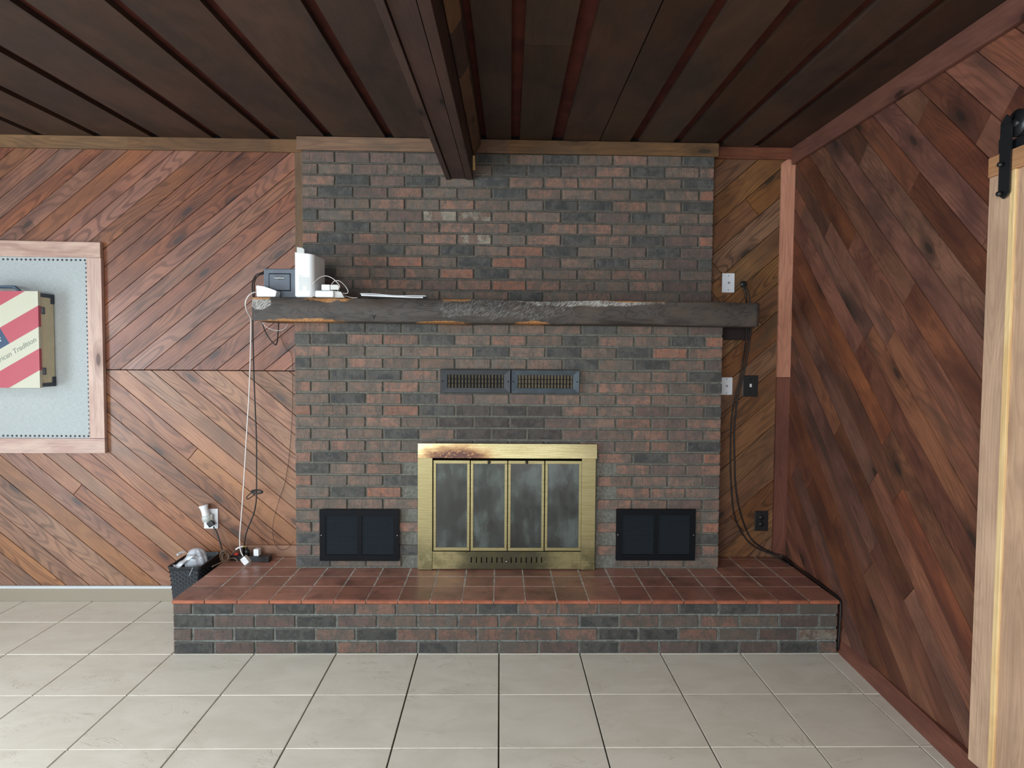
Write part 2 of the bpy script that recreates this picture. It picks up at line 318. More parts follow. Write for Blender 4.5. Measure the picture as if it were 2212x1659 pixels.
# ------------------------------------------------------------------ mesh builder
class MB:
    def __init__(s): s.v = []; s.f = []; s.uv = []; s.mi = []; s.ca = []; s.cb = []; s.sm = []
    def face(s, pts, uv=None, mi=0, ca=(.5, .5, .5), cb=(.5, .5, .5), sm=False):
        k = len(s.v); s.v += [tuple(p) for p in pts]; s.f.append(tuple(range(k, k + len(pts))))
        s.uv.append(uv or [(p[0], p[2]) for p in pts]); s.mi.append(mi); s.ca.append(ca); s.cb.append(cb); s.sm.append(sm)
    def idx(s, verts, faces, mi=0, ca=(.5, .5, .5), cb=(.5, .5, .5), sm=False, uvs=None):
        k = len(s.v); s.v += [tuple(p) for p in verts]
        for f in faces:
            s.f.append(tuple(i + k for i in f)); s.mi.append(mi); s.ca.append(ca); s.cb.append(cb); s.sm.append(sm)
            s.uv.append([uvs[i] for i in f] if uvs else [(verts[i][0], verts[i][2]) for i in f])
    def box(s, a, b, mi=0, axis=None, ca=None, cb=(.5, .5, .5), frame=None, off=None):
        a, b = Vector(a), Vector(b); lo = [min(a[i], b[i]) for i in range(3)]; hi = [max(a[i], b[i]) for i in range(3)]
        if axis is None: axis = max(range(3), key=lambda i: hi[i] - lo[i])
        ca = ca or (random.random(), random.random(), random.random()); ox = off if off is not None else random.random() * 40
        V = [Vector((x, y, z)) for x in (lo[0], hi[0]) for y in (lo[1], hi[1]) for z in (lo[2], hi[2])]
        F_ = [(0, 1, 3, 2), (4, 6, 7, 5), (0, 4, 5, 1), (2, 3, 7, 6), (0, 2, 6, 4), (1, 5, 7, 3)]
        oth = [i for i in range(3) if i != axis]
        uvs = [(p[axis] + ox, p[oth[0]] + p[oth[1]] + ox * .37) for p in V]
        if frame: V = [frame @ p for p in V]
        s.idx(V, F_, mi, ca, cb, False, uvs)
    def tube(s, pts, r, mi=0, n=8, cap=True, smooth=True, ca=(.5, .5, .5)):
        pts = [Vector(p) for p in pts]
        if smooth and len(pts) > 2:
            q = []; e = [pts[0] * 2 - pts[1]] + pts + [pts[-1] * 2 - pts[-2]]
            for i in range(1, len(e) - 2):
                for t in (0, .2, .4, .6, .8):
                    p0, p1, p2, p3 = e[i - 1], e[i], e[i + 1], e[i + 2]
                    q.append(.5 * ((2 * p1) + (p2 - p0) * t + (2 * p0 - 5 * p1 + 4 * p2 - p3) * t * t + (3 * p1 - p0 - 3 * p2 + p3) * t ** 3))
            q.append(pts[-1]); pts = q
        rs = r if isinstance(r, (list, tuple)) else [r] * len(pts)
        V = []; up = Vector((.3, .5, .8)).normalized()
        for i, p in enumerate(pts):
            d = (pts[min(i + 1, len(pts) - 1)] - pts[max(i - 1, 0)]).normalized()
            x = up - d * up.dot(d)
            if x.length < 1e-3: x = Vector((1, 0, 0)) - d * d.x
            x.normalize(); up = x; y = d.cross(x)
            V += [p + (x * math.cos(2 * math.pi * k / n) + y * math.sin(2 * math.pi * k / n)) * rs[i] for k in range(n)]
        Fs = [(i * n + k, i * n + (k + 1) % n, (i + 1) * n + (k + 1) % n, (i + 1) * n + k) for i in range(len(pts) - 1) for k in range(n)]
        if cap: Fs += [tuple(range(n))[::-1], tuple((len(pts) - 1) * n + k for k in range(n))]
        s.idx(V, Fs, mi, ca, ca, True)
    def lathe(s, prof, frame=None, n=24, mi=0):      # prof = (radius, height) list around local z
        V = [Vector((r * math.cos(2 * math.pi * k / n), r * math.sin(2 * math.pi * k / n), z)) for r, z in prof for k in range(n)]
        if frame: V = [frame @ p for p in V]
        Fs = [(i * n + k, i * n + (k + 1) % n, (i + 1) * n + (k + 1) % n, (i + 1) * n + k) for i in range(len(prof) - 1) for k in range(n)]
        Fs += [tuple(range(n))[::-1], tuple((len(prof) - 1) * n + k for k in range(n))]
        s.idx(V, Fs, mi, sm=True)
    def prism(s, poly, depth, frame, mi=0, mi_side=None, ca=None, uvf=None):   # poly in local (x,y), z from 0 (back) to depth (front)
        n = len(poly); V = [frame @ Vector((p[0], p[1], 0)) for p in poly] + [frame @ Vector((p[0], p[1], depth)) for p in poly]
        ca = ca or (random.random(), random.random(), random.random())
        uv = [(p[0], p[1]) for p in poly] * 2 if uvf is None else [uvf(p) for p in poly] * 2
        s.idx(V, [tuple(range(n, 2 * n))], mi, ca, uvs=uv)
        s.idx(V, [tuple(range(n))[::-1]] + [(i, (i + 1) % n, n + (i + 1) % n, n + i) for i in range(n)], mi if mi_side is None else mi_side, ca, uvs=uv)
    def build(s, name, mats, parent=None, bevel=0, origin=None, recalc=True, seg=2):
        if not isinstance(mats, (list, tuple)): mats = [mats]
        me = bpy.data.meshes.new(name); o0 = Vector(origin) if origin else Vector((0, 0, 0))
        me.from_pydata([tuple(Vector(p) - o0) for p in s.v], [], s.f)
        for mt in mats: me.materials.append(mt if not isinstance(mt, str) else M[mt])
        uv = me.uv_layers.new(name='UVMap'); ca = me.color_attributes.new('ca', 'FLOAT_COLOR', 'CORNER'); cb = me.color_attributes.new('cb', 'FLOAT_COLOR', 'CORNER')
        U = []; A = []; B = []
        for i, f in enumerate(s.f):
            for k in range(len(f)): U += list(s.uv[i][k]); A += [*s.ca[i], 1]; B += [*s.cb[i], 1]
        me.uv_layers['UVMap'].data.foreach_set('uv', U); me.color_attributes['ca'].data.foreach_set('color', A); me.color_attributes['cb'].data.foreach_set('color', B)
        me.polygons.foreach_set('material_index', s.mi); me.polygons.foreach_set('use_smooth', s.sm)
        if recalc:
            bm = bmesh.new(); bm.from_mesh(me)
            bmesh.ops.remove_doubles(bm, verts=bm.verts, dist=1e-6)
            bmesh.ops.recalc_face_normals(bm, faces=bm.faces); bm.to_mesh(me); bm.free()
        me.update()
        o = bpy.data.objects.new(name, me); COL.objects.link(o)
        if parent is not None:
            o.parent = parent; o.location = o0 - world_loc(parent)
        else: o.location = o0
        if bevel:
            b = o.modifiers.new('bevel', 'BEVEL'); b.width = bevel; b.segments = seg; b.limit_method = 'ANGLE'; b.angle_limit = .6
        return o
def world_loc(o):
    v = Vector(o.location)
    while o.parent: o = o.parent; v = v + Vector(o.location)
    return v
def thing(name, label, cat, loc=(0, 0, 0), group=None):
    o = bpy.data.objects.new(name, None); COL.objects.link(o); o.location = loc; o.empty_display_size = .05
    return tag(o, label, cat, group)
def tag(o, label, cat, group=None):
    o['label'] = label; o['category'] = cat
    if group: o['group'] = group
    return o
def struct(o): o['kind'] = 'structure'; return o
def screws(name, mat, par, pts, r=.0038):
    for p in pts:
        q = MB(); q.lathe([(.001, 0), (r, 0), (r * .8, .0015), (.001, .002)], Matrix.Translation(p) @ Matrix.Rotation(math.pi / 2, 4, 'X'), 12); q.build(name, mat, par)
def quick(name, mat, a, b, parent=None, bevel=.002, **k):
    q = MB(); q.box(a, b, **k); return q.build(name, mat, parent, bevel)

# ---- polygon helpers
def clip(poly, a, b, c):                      # keep a*x+b*y<=c
    out = []
    for i in range(len(poly)):
        p, q = poly[i], poly[(i + 1) % len(poly)]; dp = a * p[0] + b * p[1] - c; dq = a * q[0] + b * q[1] - c
        if dp <= 0: out.append(p)
        if (dp < 0 < dq) or (dq < 0 < dp):
            t = dp / (dp - dq); out.append((p[0] + (q[0] - p[0]) * t, p[1] + (q[1] - p[1]) * t))
    return out
def clip_rect(poly, r):
    for a, b, c in ((-1, 0, -r[0]), (1, 0, r[1]), (0, -1, -r[2]), (0, 1, r[3])):
        poly = clip(poly, a, b, c)
        if len(poly) < 3: return []
    q = []
    for p in poly:
        if not q or math.dist(p, q[-1]) > 1e-4: q.append(p)
    if len(q) > 2 and math.dist(q[0], q[-1]) < 1e-4: q.pop()
    return q
def area2(p): return sum(p[i][0] * p[(i + 1) % len(p)][1] - p[(i + 1) % len(p)][0] * p[i][1] for i in range(len(p))) / 2
def inset(poly, d):
    if area2(poly) < 0: poly = poly[::-1]
    n = len(poly); out = []
    for i in range(n):
        p0, p1, p2 = poly[i - 1], poly[i], poly[(i + 1) % n]
        e1 = (p1[0] - p0[0], p1[1] - p0[1]); e2 = (p2[0] - p1[0], p2[1] - p1[1]); l1 = math.hypot(*e1); l2 = math.hypot(*e2)
        n1 = (-e1[1] / l1, e1[0] / l1); n2 = (-e2[1] / l2, e2[0] / l2); k = 1 + n1[0] * n2[0] + n1[1] * n2[1]
        if k < .2: k = .2
        out.append((p1[0] + (n1[0] + n2[0]) / k * d, p1[1] + (n1[1] + n2[1]) / k * d))
    return poly, out
def planks(mb, rect, ang, width, fr, depth=.010, groove=.0022, mi=0, seglen=(1.3, 2.6), wj=0., phase=0.):
    """boards at angle ang inside rect (x0,x1,z0,z1); fr maps (x,z,out) into the room"""
    ca_, sa_ = math.cos(ang), math.sin(ang)
    cs = [(rect[i], rect[2 + j]) for i in (0, 1) for j in (0, 1)]
    us = [p[0] * ca_ + p[1] * sa_ for p in cs]; vs = [-p[0] * sa_ + p[1] * ca_ for p in cs]
    v = min(vs) - random.random() * width - phase
    while v < max(vs):
        w = width * (1 + random.uniform(-wj, wj)); u = min(us) - random.random() * seglen[1]
        while u < max(us):
            L = random.uniform(*seglen)
            poly = [(a * ca_ - b * sa_, a * sa_ + b * ca_) for a, b in ((u, v), (u + L, v), (u + L, v + w), (u, v + w))]
            poly = clip_rect(poly, rect)
            if len(poly) >= 3 and abs(area2(poly)) > 2e-4:
                outer, inn = inset(poly, groove)
                if area2(inn) > 0:
                    r = (random.random(), random.random(), random.random()); ox, oy = random.random() * 50, random.random() * 50
                    uvf = lambda p: (p[0] * ca_ + p[1] * sa_ + ox, -p[0] * sa_ + p[1] * ca_ + oy)
                    out_ = random.uniform(-.0008, .0008)
                    n = len(outer)
                    mb.face([fr(p[0], p[1], depth + out_) for p in inn], [uvf(p) for p in inn], mi, r)
                    for i in range(n):
                        j = (i + 1) % n
                        q = [fr(*outer[i], 0), fr(*outer[j], 0), fr(*inn[j], depth + out_), fr(*inn[i], depth + out_)]
                        mb.face(q, [uvf(outer[i]), uvf(outer[j]), uvf(inn[j]), uvf(inn[i])], mi, r)
            u += L
        v += w

# ------------------------------------------------------------------ the room
YW = 4.08
XR = lambda y: 1.752 - .021 * (4.08 - y)
def CZ(x, y): return 2.737 - .0045 * x + .0222 * (y - 4.06)      # ceiling height (it sags a little towards the room)
# floor
T = .406; X0, Y0 = .00426, 2.92974
fl = MB(); fl.box((-4.3, -3.7, -.12), (1.9, 4.2, -.006), 1)
for i in range(-12, 5):
    for j in range(-17, 3):
        a, b = X0 + i * T, Y0 + j * T; x1, y1 = min(a + T, 1.86), min(b + T, 4.12); a = max(a, -4.22); b = max(b, -3.65)
        if x1 - a < .02 or y1 - b < .02: continue
        g = .0026; r = (random.random() * 9, random.random() * 9, random.random())
        z = random.uniform(-.0004, .0004); bv = .0012
        o_ = [(a + g, b + g), (x1 - g, b + g), (x1 - g, y1 - g), (a + g, y1 - g)]; n_ = [(a + g + bv, b + g + bv), (x1 - g - bv, b + g + bv), (x1 - g - bv, y1 - g - bv), (a + g + bv, y1 - g - bv)]
        fl.face([(*p, z) for p in n_], None, 0, r)
        for k in range(4): fl.face([(*o_[k], -.006), (*o_[(k + 1) % 4], -.006), (*n_[(k + 1) % 4], z), (*n_[k], z)], None, 0, r)
struct(fl.build('floor', ['floor_tile', 'grout_dark'], recalc=False))

# back wall: chevron planks left of the chimney, diagonal planks in the nook on its right
wb = MB(); wb.box((-4.35, YW + .001, 0), (1.95, YW + .12, 2.95), 2)
frb = lambda x, z, o: (x, YW - o + .002, z)
planks(wb, (-4.2, -1.10, 1.39, 2.75), math.radians(39.5), .086, frb, seglen=(9., 14.), wj=.1)
planks(wb, (-4.2, -1.10, .02, 1.388), math.radians(-40), .086, frb, seglen=(4.5, 8.), wj=.1, mi=3)
planks(wb, (1.22, 1.765, .26, 2.75), math.radians(41), .128, frb, mi=1)
struct(wb.build('wall_back', ['wood_left', 'wood_nook', 'dark_slot', 'wood_left_low'], recalc=False))
# right wall
wr = MB()
def frr(s, z, o): y = 4.08 - s; return (XR(y) - o + .002, y, z)
planks(wr, (0., 7.6, .0, 2.78), math.radians(-43), .112, frr, wj=.12, seglen=(.7, 2.2))
wr.face([(XR(4.1) + .003, 4.1, 0), (XR(-3.7) + .003, -3.7, 0), (XR(-3.7) + .003, -3.7, 2.95), (XR(4.1) + .003, 4.1, 2.95)], None, 1)
wr.face([(2.1, 4.1, 0), (2.1, -3.7, 0), (2.1, -3.7, 2.95), (2.1, 4.1, 2.95)], None, 1)
struct(wr.build('wall_right', ['wood_right', 'dark_slot'], recalc=False))
# left wall and front wall (behind the camera) with their openings
wl = MB()
for a, b in (((-4.35, -3.7, 2.2), (-4.2, 4.1, 2.95)), ((-4.35, -3.7, 0), (-4.2, -1.2, 2.2)), ((-4.35, 2.4, 0), (-4.2, 4.1, 2.2))): wl.box(a, b)
struct(wl.build('wall_left', 'wall_plain'))
wf = MB()
for a, b in (((-4.35, -3.75, 0), (-3.2, -3.6, 2.95)), ((-.6, -3.75, 0), (.35, -3.6, 2.95)), ((1.15, -3.75, 0), (1.95, -3.6, 2.95)),
             ((-3.2, -3.75, 0), (-.6, -3.6, .85)), ((-3.2, -3.75, 2.15), (-.6, -3.6, 2.95)), ((.35, -3.75, 2.05), (1.15, -3.6, 2.95))): wf.box(a, b)
struct(wf.build('wall_front', 'wall_plain'))
def window(name, a, b, ax, bars):
    fr = MB(); t = .05
    def bx(p, q): fr.box(p, q)
    if ax == 0:   # in a wall of constant X
        x = a[0]; y0, z0, y1, z1 = a[1], a[2], b[1], b[2]
        for p, q in (((x - .04, y0, z0), (x + .04, y1, z0 + t)), ((x - .04, y0, z1 - t), (x + .04, y1, z1)), ((x - .04, y0, z0), (x + .04, y0 + t, z1)), ((x - .04, y1 - t, z0), (x + .04, y1, z1))): bx(p, q)
        for k in range(1, bars): y = y0 + (y1 - y0) * k / bars; bx((x - .03, y - .02, z0), (x + .03, y + .02, z1))
        pn = MB(); pn.box((x - .004, y0 + .02, z0 + .02), (x + .004, y1 - .02, z1 - .02))
    else:
        y = a[1]; x0, z0, x1, z1 = a[0], a[2], b[0], b[2]
        for p, q in (((x0, y - .04, z0), (x1, y + .04, z0 + t)), ((x0, y - .04, z1 - t), (x1, y + .04, z1)), ((x0, y - .04, z0), (x0 + t, y + .04, z1)), ((x1 - t, y - .04, z0), (x1, y + .04, z1))): bx(p, q)
        for k in range(1, bars): x = x0 + (x1 - x0) * k / bars; bx((x - .02, y - .03, z0), (x + .02, y + .03, z1))
        pn = MB(); pn.box((x0 + .02, y - .004, z0 + .02), (x1 - .02, y + .004, z1 - .02))
    o = struct(fr.build(name, 'window_frame')); p = pn.build('pane', 'pane', o); return o
window('window_1', (-4.27, -1.2, .01), (-4.27, 2.4, 2.2), 0, 4)
window('window_2', (-3.2, -3.68, .85), (-.6, -3.68, 2.15), 1, 2)
window('door_1', (.35, -3.68, .01), (1.15, -3.68, 2.05), 1, 1)

# ceiling: wide boards with recessed red strips between them
ce = MB()
gl = [(-4.04, .05), (-3.70, .05), (-3.36, .05), (-3.02, .05), (-2.681, .05), (-2.343, .05), (-2.012, .05), (-1.653, .055), (-1.319, .055), (-.99, .05), (-.641, .05), (-.36, .03), (-.10, .03), (.082, .05), (.325, .068), (.569, .006), (.771, .055), (1.019, .05), (1.27, .052), (1.502, .048)]
dx = .0148
def cpt(x, y, up): xx = x + dx * (y - 4.03); return (xx, y, CZ(xx, y) + up)
edges = [-4.3] + [e for c, w in gl for e in (c - w / 2, c + w / 2)] + [2.0]
for k in range(0, len(edges), 2):
    a, b = edges[k], edges[k + 1]; ys = [4.1, random.uniform(.5, 3.9), -3.75] if a > .1 else [4.1, -3.75]
    for i in range(len(ys) - 1):
        ya, yb = ys[i], ys[i + 1] + (.003 if i < len(ys) - 2 else 0)
        r = (random.random(), random.random(), random.random()); ox = random.random() * 30
        V = [cpt(x, y, u) for u in (0, .024) for x, y in ((a, ya), (b, ya), (b, yb), (a, yb))]
        UV = [(y + ox, x + ox + u) for u in (0, .02) for x, y in ((a, ya), (b, ya), (b, yb), (a, yb))]
        ce.idx(V, [(0, 1, 2, 3), (0, 4, 5, 1), (1, 5, 6, 2), (2, 6, 7, 3), (3, 7, 4, 0)], 0, r, uvs=UV)
ce.face([cpt(-4.4, 4.12, .024), cpt(2.1, 4.12, .024), cpt(2.1, -3.8, .024), cpt(-4.4, -3.8, .024)], None, 1)
ce.face([cpt(-4.4, 4.12, .16), cpt(2.1, 4.12, .16), cpt(2.1, -3.8, .16), cpt(-4.4, -3.8, .16)], None, 1)
struct(ce.build('ceiling', ['wood_ceil', 'wood_gap'], recalc=False))

# crown mouldings (built in, named trim_n)
def run(name, mat, A, B, h0, h1, th, direction, n=1):
    """board along A->B (xy), from h0 below the ceiling to h1 below it, th thick towards direction"""
    q = MB(); A, B, d = Vector(A), Vector(B), Vector(direction)
    for k in range(n):
        p, r = A.lerp(B, k / n), A.lerp(B, (k + 1) / n); V = []; UV = []; ox = random.random() * 30
        for pt in (p, r):
            for t in (0, th):
                for hh in (h0, h1):
                    w = Vector((pt.x, pt.y)) + d * t; V.append((w.x, w.y, CZ(w.x, w.y) - hh)); UV.append(((pt - A).length + ox, hh + t + ox))
        rr = (random.random(), random.random(), random.random())
        q.idx(V, [(0, 1, 3, 2), (4, 6, 7, 5), (0, 4, 5, 1), (2, 3, 7, 6), (0, 2, 6, 4), (1, 5, 7, 3)], 0, rr, uvs=UV)
    return struct(q.build(name, mat, None, .002))
run('trim_1', 'wood_mould', (-4.2, YW - .012), (-1.16, YW - .012), .0, .073, .018, (0, -1), 3)
run('trim_2', 'wood_mould', (-1.175, 3.994), (1.262, 3.994), .002, .078, .018, (0, -1), 2)
run('trim_3', 'wood_redmould', (1.235, YW - .012), (1.735, YW - .012), .0, .068, .018, (0, -1))
run('trim_4', 'wood_redmould', (XR(4.07) - .012, 4.07), (XR(-3.5) - .012, -3.5), .0, .098, .020, (-1, 0), 3)
# corner boards and wall-end board
q = MB(); a, b = P(1688, 345, 4.055), P(1717, 345, 4.055)
q.prism([(1.664, .285), (1.746, .285), (1.746, 1.368), (1.664, 1.368)], .019, Matrix(((1, 0, 0, 0), (0, 0, -1, 4.070), (0, 1, 0, 0), (0, 0, 0, 1))), 1, ca=(.15, .4, .1), uvf=lambda p: (p[1], p[0]))
q.prism([(1.664, 1.371), (1.746, 1.371), (1.746, 2.640), (1.706, 2.668), (1.664, 2.640)], .019, Matrix(((1, 0, 0, 0), (0, 0, -1, 4.070), (0, 1, 0, 0), (0, 0, 0, 1))), 0, ca=(.8, .4, .6), uvf=lambda p: (p[1] + 3, p[0] + 2))
struct(q.build('trim_5', ['wood_pink', 'wood_redmould'], None, .001))
q = MB(); q.box((-1.207, 4.052, 1.66), (-1.150, 4.072, 2.668), axis=2, ca=(.5, .3, .8)); struct(q.build('trim_6', 'wood_mould', None, .001))
# skirtings
q = MB(); q.box((-4.2, 4.056, .0), (-1.615, 4.071, .078), 0); q.box((-4.2, 4.052, .078), (-1.615, 4.072, .094), 1)
struct(q.build('baseboard_back', ['base_taupe', 'base_cap'], None, .003))
q = MB(); q.box((-1.52, 4.052, .276), (-1.152, 4.071, .343), axis=0); struct(q.build('trim_7', wood('dull_brown_skirting', lin((150, 112, 88)), lin((128, 92, 72)), lin((96, 66, 52)), .6, False, .2, .4, .3, .1), None, .002))
q = MB(); A, B = Vector((1.7335, 4.07)), Vector((1.60, -3.5))
V = []; UV = []
for y in (3.36, -3.5):
    k = 3.36 - y; xw = XR(y) - .010; xo = 1.722 - .0 - .045 * min(k, 1.4)
    for x, z in ((xw + .01, 0), (xo - .006, 0), (xo + .006, .062), (xo + .012, .075), (xw + .01, .075)): V.append((x, y, z)); UV.append((y, x + z * 1.3))
Vm = []; 
ys = (3.36, 2.3, -3.5)
V = []; UV = []
for y in ys:
    k = 3.36 - y; xw = XR(y); xo = 1.724 - .050 * min(k, 1.1) - .02 * max(0, k - 1.1)
    for x, z in ((xw, 0), (xo - .004, 0), (xo + .004, .065), (xo + .012, .078), (xw, .078)): V.append((x, y, z)); UV.append((y, x + z * 1.3))
Fs = [(0, 1, 2, 3, 4), (14, 13, 12, 11, 10)] + [(s * 5 + i, s * 5 + (i + 1) % 5, s * 5 + 5 + (i + 1) % 5, s * 5 + 5 + i) for s in (0, 1) for i in range(5)]
q.idx(V, Fs, 0, (.7, .4, .3), uvs=UV); struct(q.build('baseboard_right', 'wood_redmould'))

# ------------------------------------------------------------------ brickwork
BC = {'D': ((64, 66, 66), (84, 84, 81)), 'K': ((64, 60, 59), (78, 73, 70)), 'G': ((102, 95, 88), (116, 99, 88)), 'B': ((124, 102, 90), (104, 94, 86)),
      'P': ((112, 91, 84), (96, 85, 80)), 'R': ((138, 105, 91), (110, 96, 87)), 'O': ((150, 103, 84), (134, 102, 88)), 'W': ((146, 138, 124), (118, 98, 87))}
L, Cc = .20144, .06625
def bricks(mb, x0, x1, y, z0, nrows, rows, jitter=0., skip=None, halfrow=1, ztop=9, zbot=-9, first=1., darkf=1.):
    for r in range(nrows):
        zb = z0 - r * Cc; zt = zb + .0565; half = (r % 2 == halfrow)
        codes = rows[r].split() if ' ' in rows[r] else list(rows[r])
        xs = x0; k = 0
        while xs < x1 - .02:
            w = (L * .475 if (half and k == 0) else L * (first if k == 0 else 1)); xe = xs + w
            if xe > x1 - .03: xe = x1 + .0095
            a, b = xs, min(xe - .0095, x1); c = codes[k] if k < len(codes) else 'B'
            c1, c2 = BC[c]; f = random.uniform(.9, 1.12) * darkf
            c1 = tuple(v * f for v in lin(c1)); c2 = tuple(v * f for v in lin(c2))
            zz0, zz1 = max(zb, zbot), min(zt, ztop)
            if zz1 - zz0 > .006 and not (skip and skip(a, b, zz0, zz1)):
                j = lambda s=.0012: random.uniform(-s, s); dp = random.uniform(-.002, .002)
                o_ = [(a + j(), zz0 + j()), (b + j(), zz0 + j()), (b + j(), zz1 + j()), (a + j(), zz1 + j())]
                bv = .0032
                n_ = [(o_[0][0] + bv, o_[0][1] + bv), (o_[1][0] - bv, o_[1][1] + bv), (o_[2][0] - bv, o_[2][1] - bv), (o_[3][0] + bv, o_[3][1] - bv)]
                yf = y + dp
                mb.face([(p[0], yf, p[1]) for p in n_], None, 0, c1, c2)
                for i in range(4):
                    m_ = (i + 1) % 4
                    ec = lin((118, 112, 104)); mb.face([(o_[i][0], yf + .004, o_[i][1]), (o_[m_][0], yf + .004, o_[m_][1]), (n_[m_][0], yf, n_[m_][1]), (n_[i][0], yf, n_[i][1])], None, 0, ec, tuple(v * f * .8 for v in ec))
                    mb.face([(o_[i][0], yf + .03, o_[i][1]), (o_[m_][0], yf + .03, o_[m_][1]), (o_[m_][0], yf + .004, o_[m_][1]), (o_[i][0], yf + .004, o_[i][1])], None, 0, c1, c2)
            xs = xe; k += 1
chim = thing('brick_chimney', 'dark red and charcoal brick chimney breast filling the middle of the back wall', 'chimney', (0, 3.95, .275))
UR = ['PPPPPDBDGRGD', 'BBPBRGDDPRDBR', 'RDPDGDRRRBBD', 'BDPRGGDRBBDBO', 'PGRGRBGDDRBD', 'DGBPWWBRDPDBB', 'RDBRRRDRRBGP', 'ODRGRWGRDRDPO', 'DPDBDBODGPDP', 'KGROBDOPBDGPD', 'KBGRODBGBRPG', 'KPRRPRORBGRPB', 'PBBBGBDGRPGP', 'BBPBGBDGRPGPB']
up = MB(); ux0, ux1 = -1.149, 1.243
bricks(up, ux0, ux1, 3.9945, 2.600, 14, UR, first=.965)
bricks(up, ux0, ux1, 3.9945, 2.600 + Cc, 1, ['B' * 13], halfrow=0, ztop=2.712)
up.box((ux0 + .003, 4.0065, 1.70), (ux1 - .003, 4.085, 2.712), 1); up.box((ux0 + .02, 4.0065, 2.712), (ux1 - .02, 4.085, 2.95), 2)
up.build('upper_brickwork', ['brick', 'mortar', 'dark_slot'], chim, recalc=False)
LR = ['RDDDGBBBDBBP', 'DDRRDBRBDRBDO', 'RGGBBDBDBDOR', 'DBRBBGGBDGDRP', 'GDDRBBBBBGRD', 'RBBRBBBBBRRBD', 'GDRDPGPBGRBR', 'OBBODKKKRBPPD', 'BBRGKKKPBRPR', 'RBGDBKKKPGRPR', 'BRBGKKKKPRRD', 'RDRRKKKKKRDPO', 'DBRRKKKKPRPR', 'OGBDKKKKKRRBP', 'GDOBKKKKBRRB', 'OBBBKKKKKRRPR', 'GGGDKKKKPBBB', 'RBBRKKKKBRBBO', 'DDBPKKKKRBBD', 'PRBDKKKKKRBPR', 'DGGGKKKKGGGG']
lo = MB(); lx0, lx1 = -1.148, 1.257
FX0, FX1, FZ = -.415, .505, .955             # fireplace opening
bricks(lo, lx0, lx1, 3.822, 1.6128, 21, LR, skip=lambda a, b, c, d: a < FX1 and b > FX0 and c < FZ - .01, zbot=.277, first=.99)
bricks(lo, lx0, lx1, 3.822, 1.6128 + Cc, 1, ['B' * 13], halfrow=0, ztop=1.70)
for a, b in (((lx0 + .003, 3.834, .277), (FX0 - .01, 4.085, 1.70)), ((FX1 + .01, 3.834, .277), (lx1 - .003, 4.085, 1.70)), ((FX0 - .01, 3.834, FZ), (FX1 + .01, 4.085, 1.70))): lo.box(a, b, 1)
lo.build('lower_brickwork', ['brick', 'mortar_mid'], chim, recalc=False)
# firebox lining, recessed behind the doors
q = MB(); q.box((FX0, 4.066, .277), (FX1, 4.078, FZ)); q.box((FX0 - .008, 3.84, .277), (FX0, 4.07, FZ)); q.box((FX1, 3.84, .277), (FX1 + .008, 4.07, FZ))
q.build('firebox_lining', 'soot', chim)

# raised hearth
HX0, HX1, YH = -1.6055, 1.708, 3.337
hearth = thing('raised_hearth', 'low brick hearth platform with red quarry tile top running below the fireplace', 'hearth', (0, 3.6, 0))
hb = MB()
HR = ['PDPDRRGGDRRGPDDPG', 'DPPDPGGRRRDBGRGPG', 'RPDDBDRRRRRDDRGPW', 'DPPDRPDGGPDPPDPDR']
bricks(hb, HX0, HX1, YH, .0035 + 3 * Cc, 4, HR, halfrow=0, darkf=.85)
hb.box((HX0 + .004, YH + .008, 0), (HX1 - .004, 4.066, .262), 1)
for r in range(4):           # the short end brickwork on the left
    zb = .0035 + r * Cc; ys_ = YH + .10 if r % 2 else YH + .0
    y_ = YH + .11 if r % 2 else YH + .21
    hb.box((HX0 - .001, YH + .001, zb), (HX0 + .02, y_ - .01, zb + .0565), 0, ca=lin((150, 84, 62)), cb=lin((96, 78, 72)))
    while y_ < 4.05:
        ye = min(y_ + L - .01, 4.06); c = BC[random.choice('DGPRB')]; hb.box((HX0 - .001, y_, zb), (HX0 + .02, ye, zb + .0565), 0, ca=lin(c[0]), cb=lin(c[1])); y_ += L
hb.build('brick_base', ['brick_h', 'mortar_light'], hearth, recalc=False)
ht = MB(); ht.box((HX0, YH + .003, .258), (HX1, 4.066, .2748), 1)
rowsY = [(YH - .012, 3.527), (3.531, 3.688), (3.692, 3.847), (3.851, 4.006), (4.010, 4.068)]
jx = [HX0 - .002, -1.449] + [-1.131 + .1581 * k for k in range(-1, 18)]
jx = [j for j in jx if j < HX1 - .03] + [HX1 + .003]
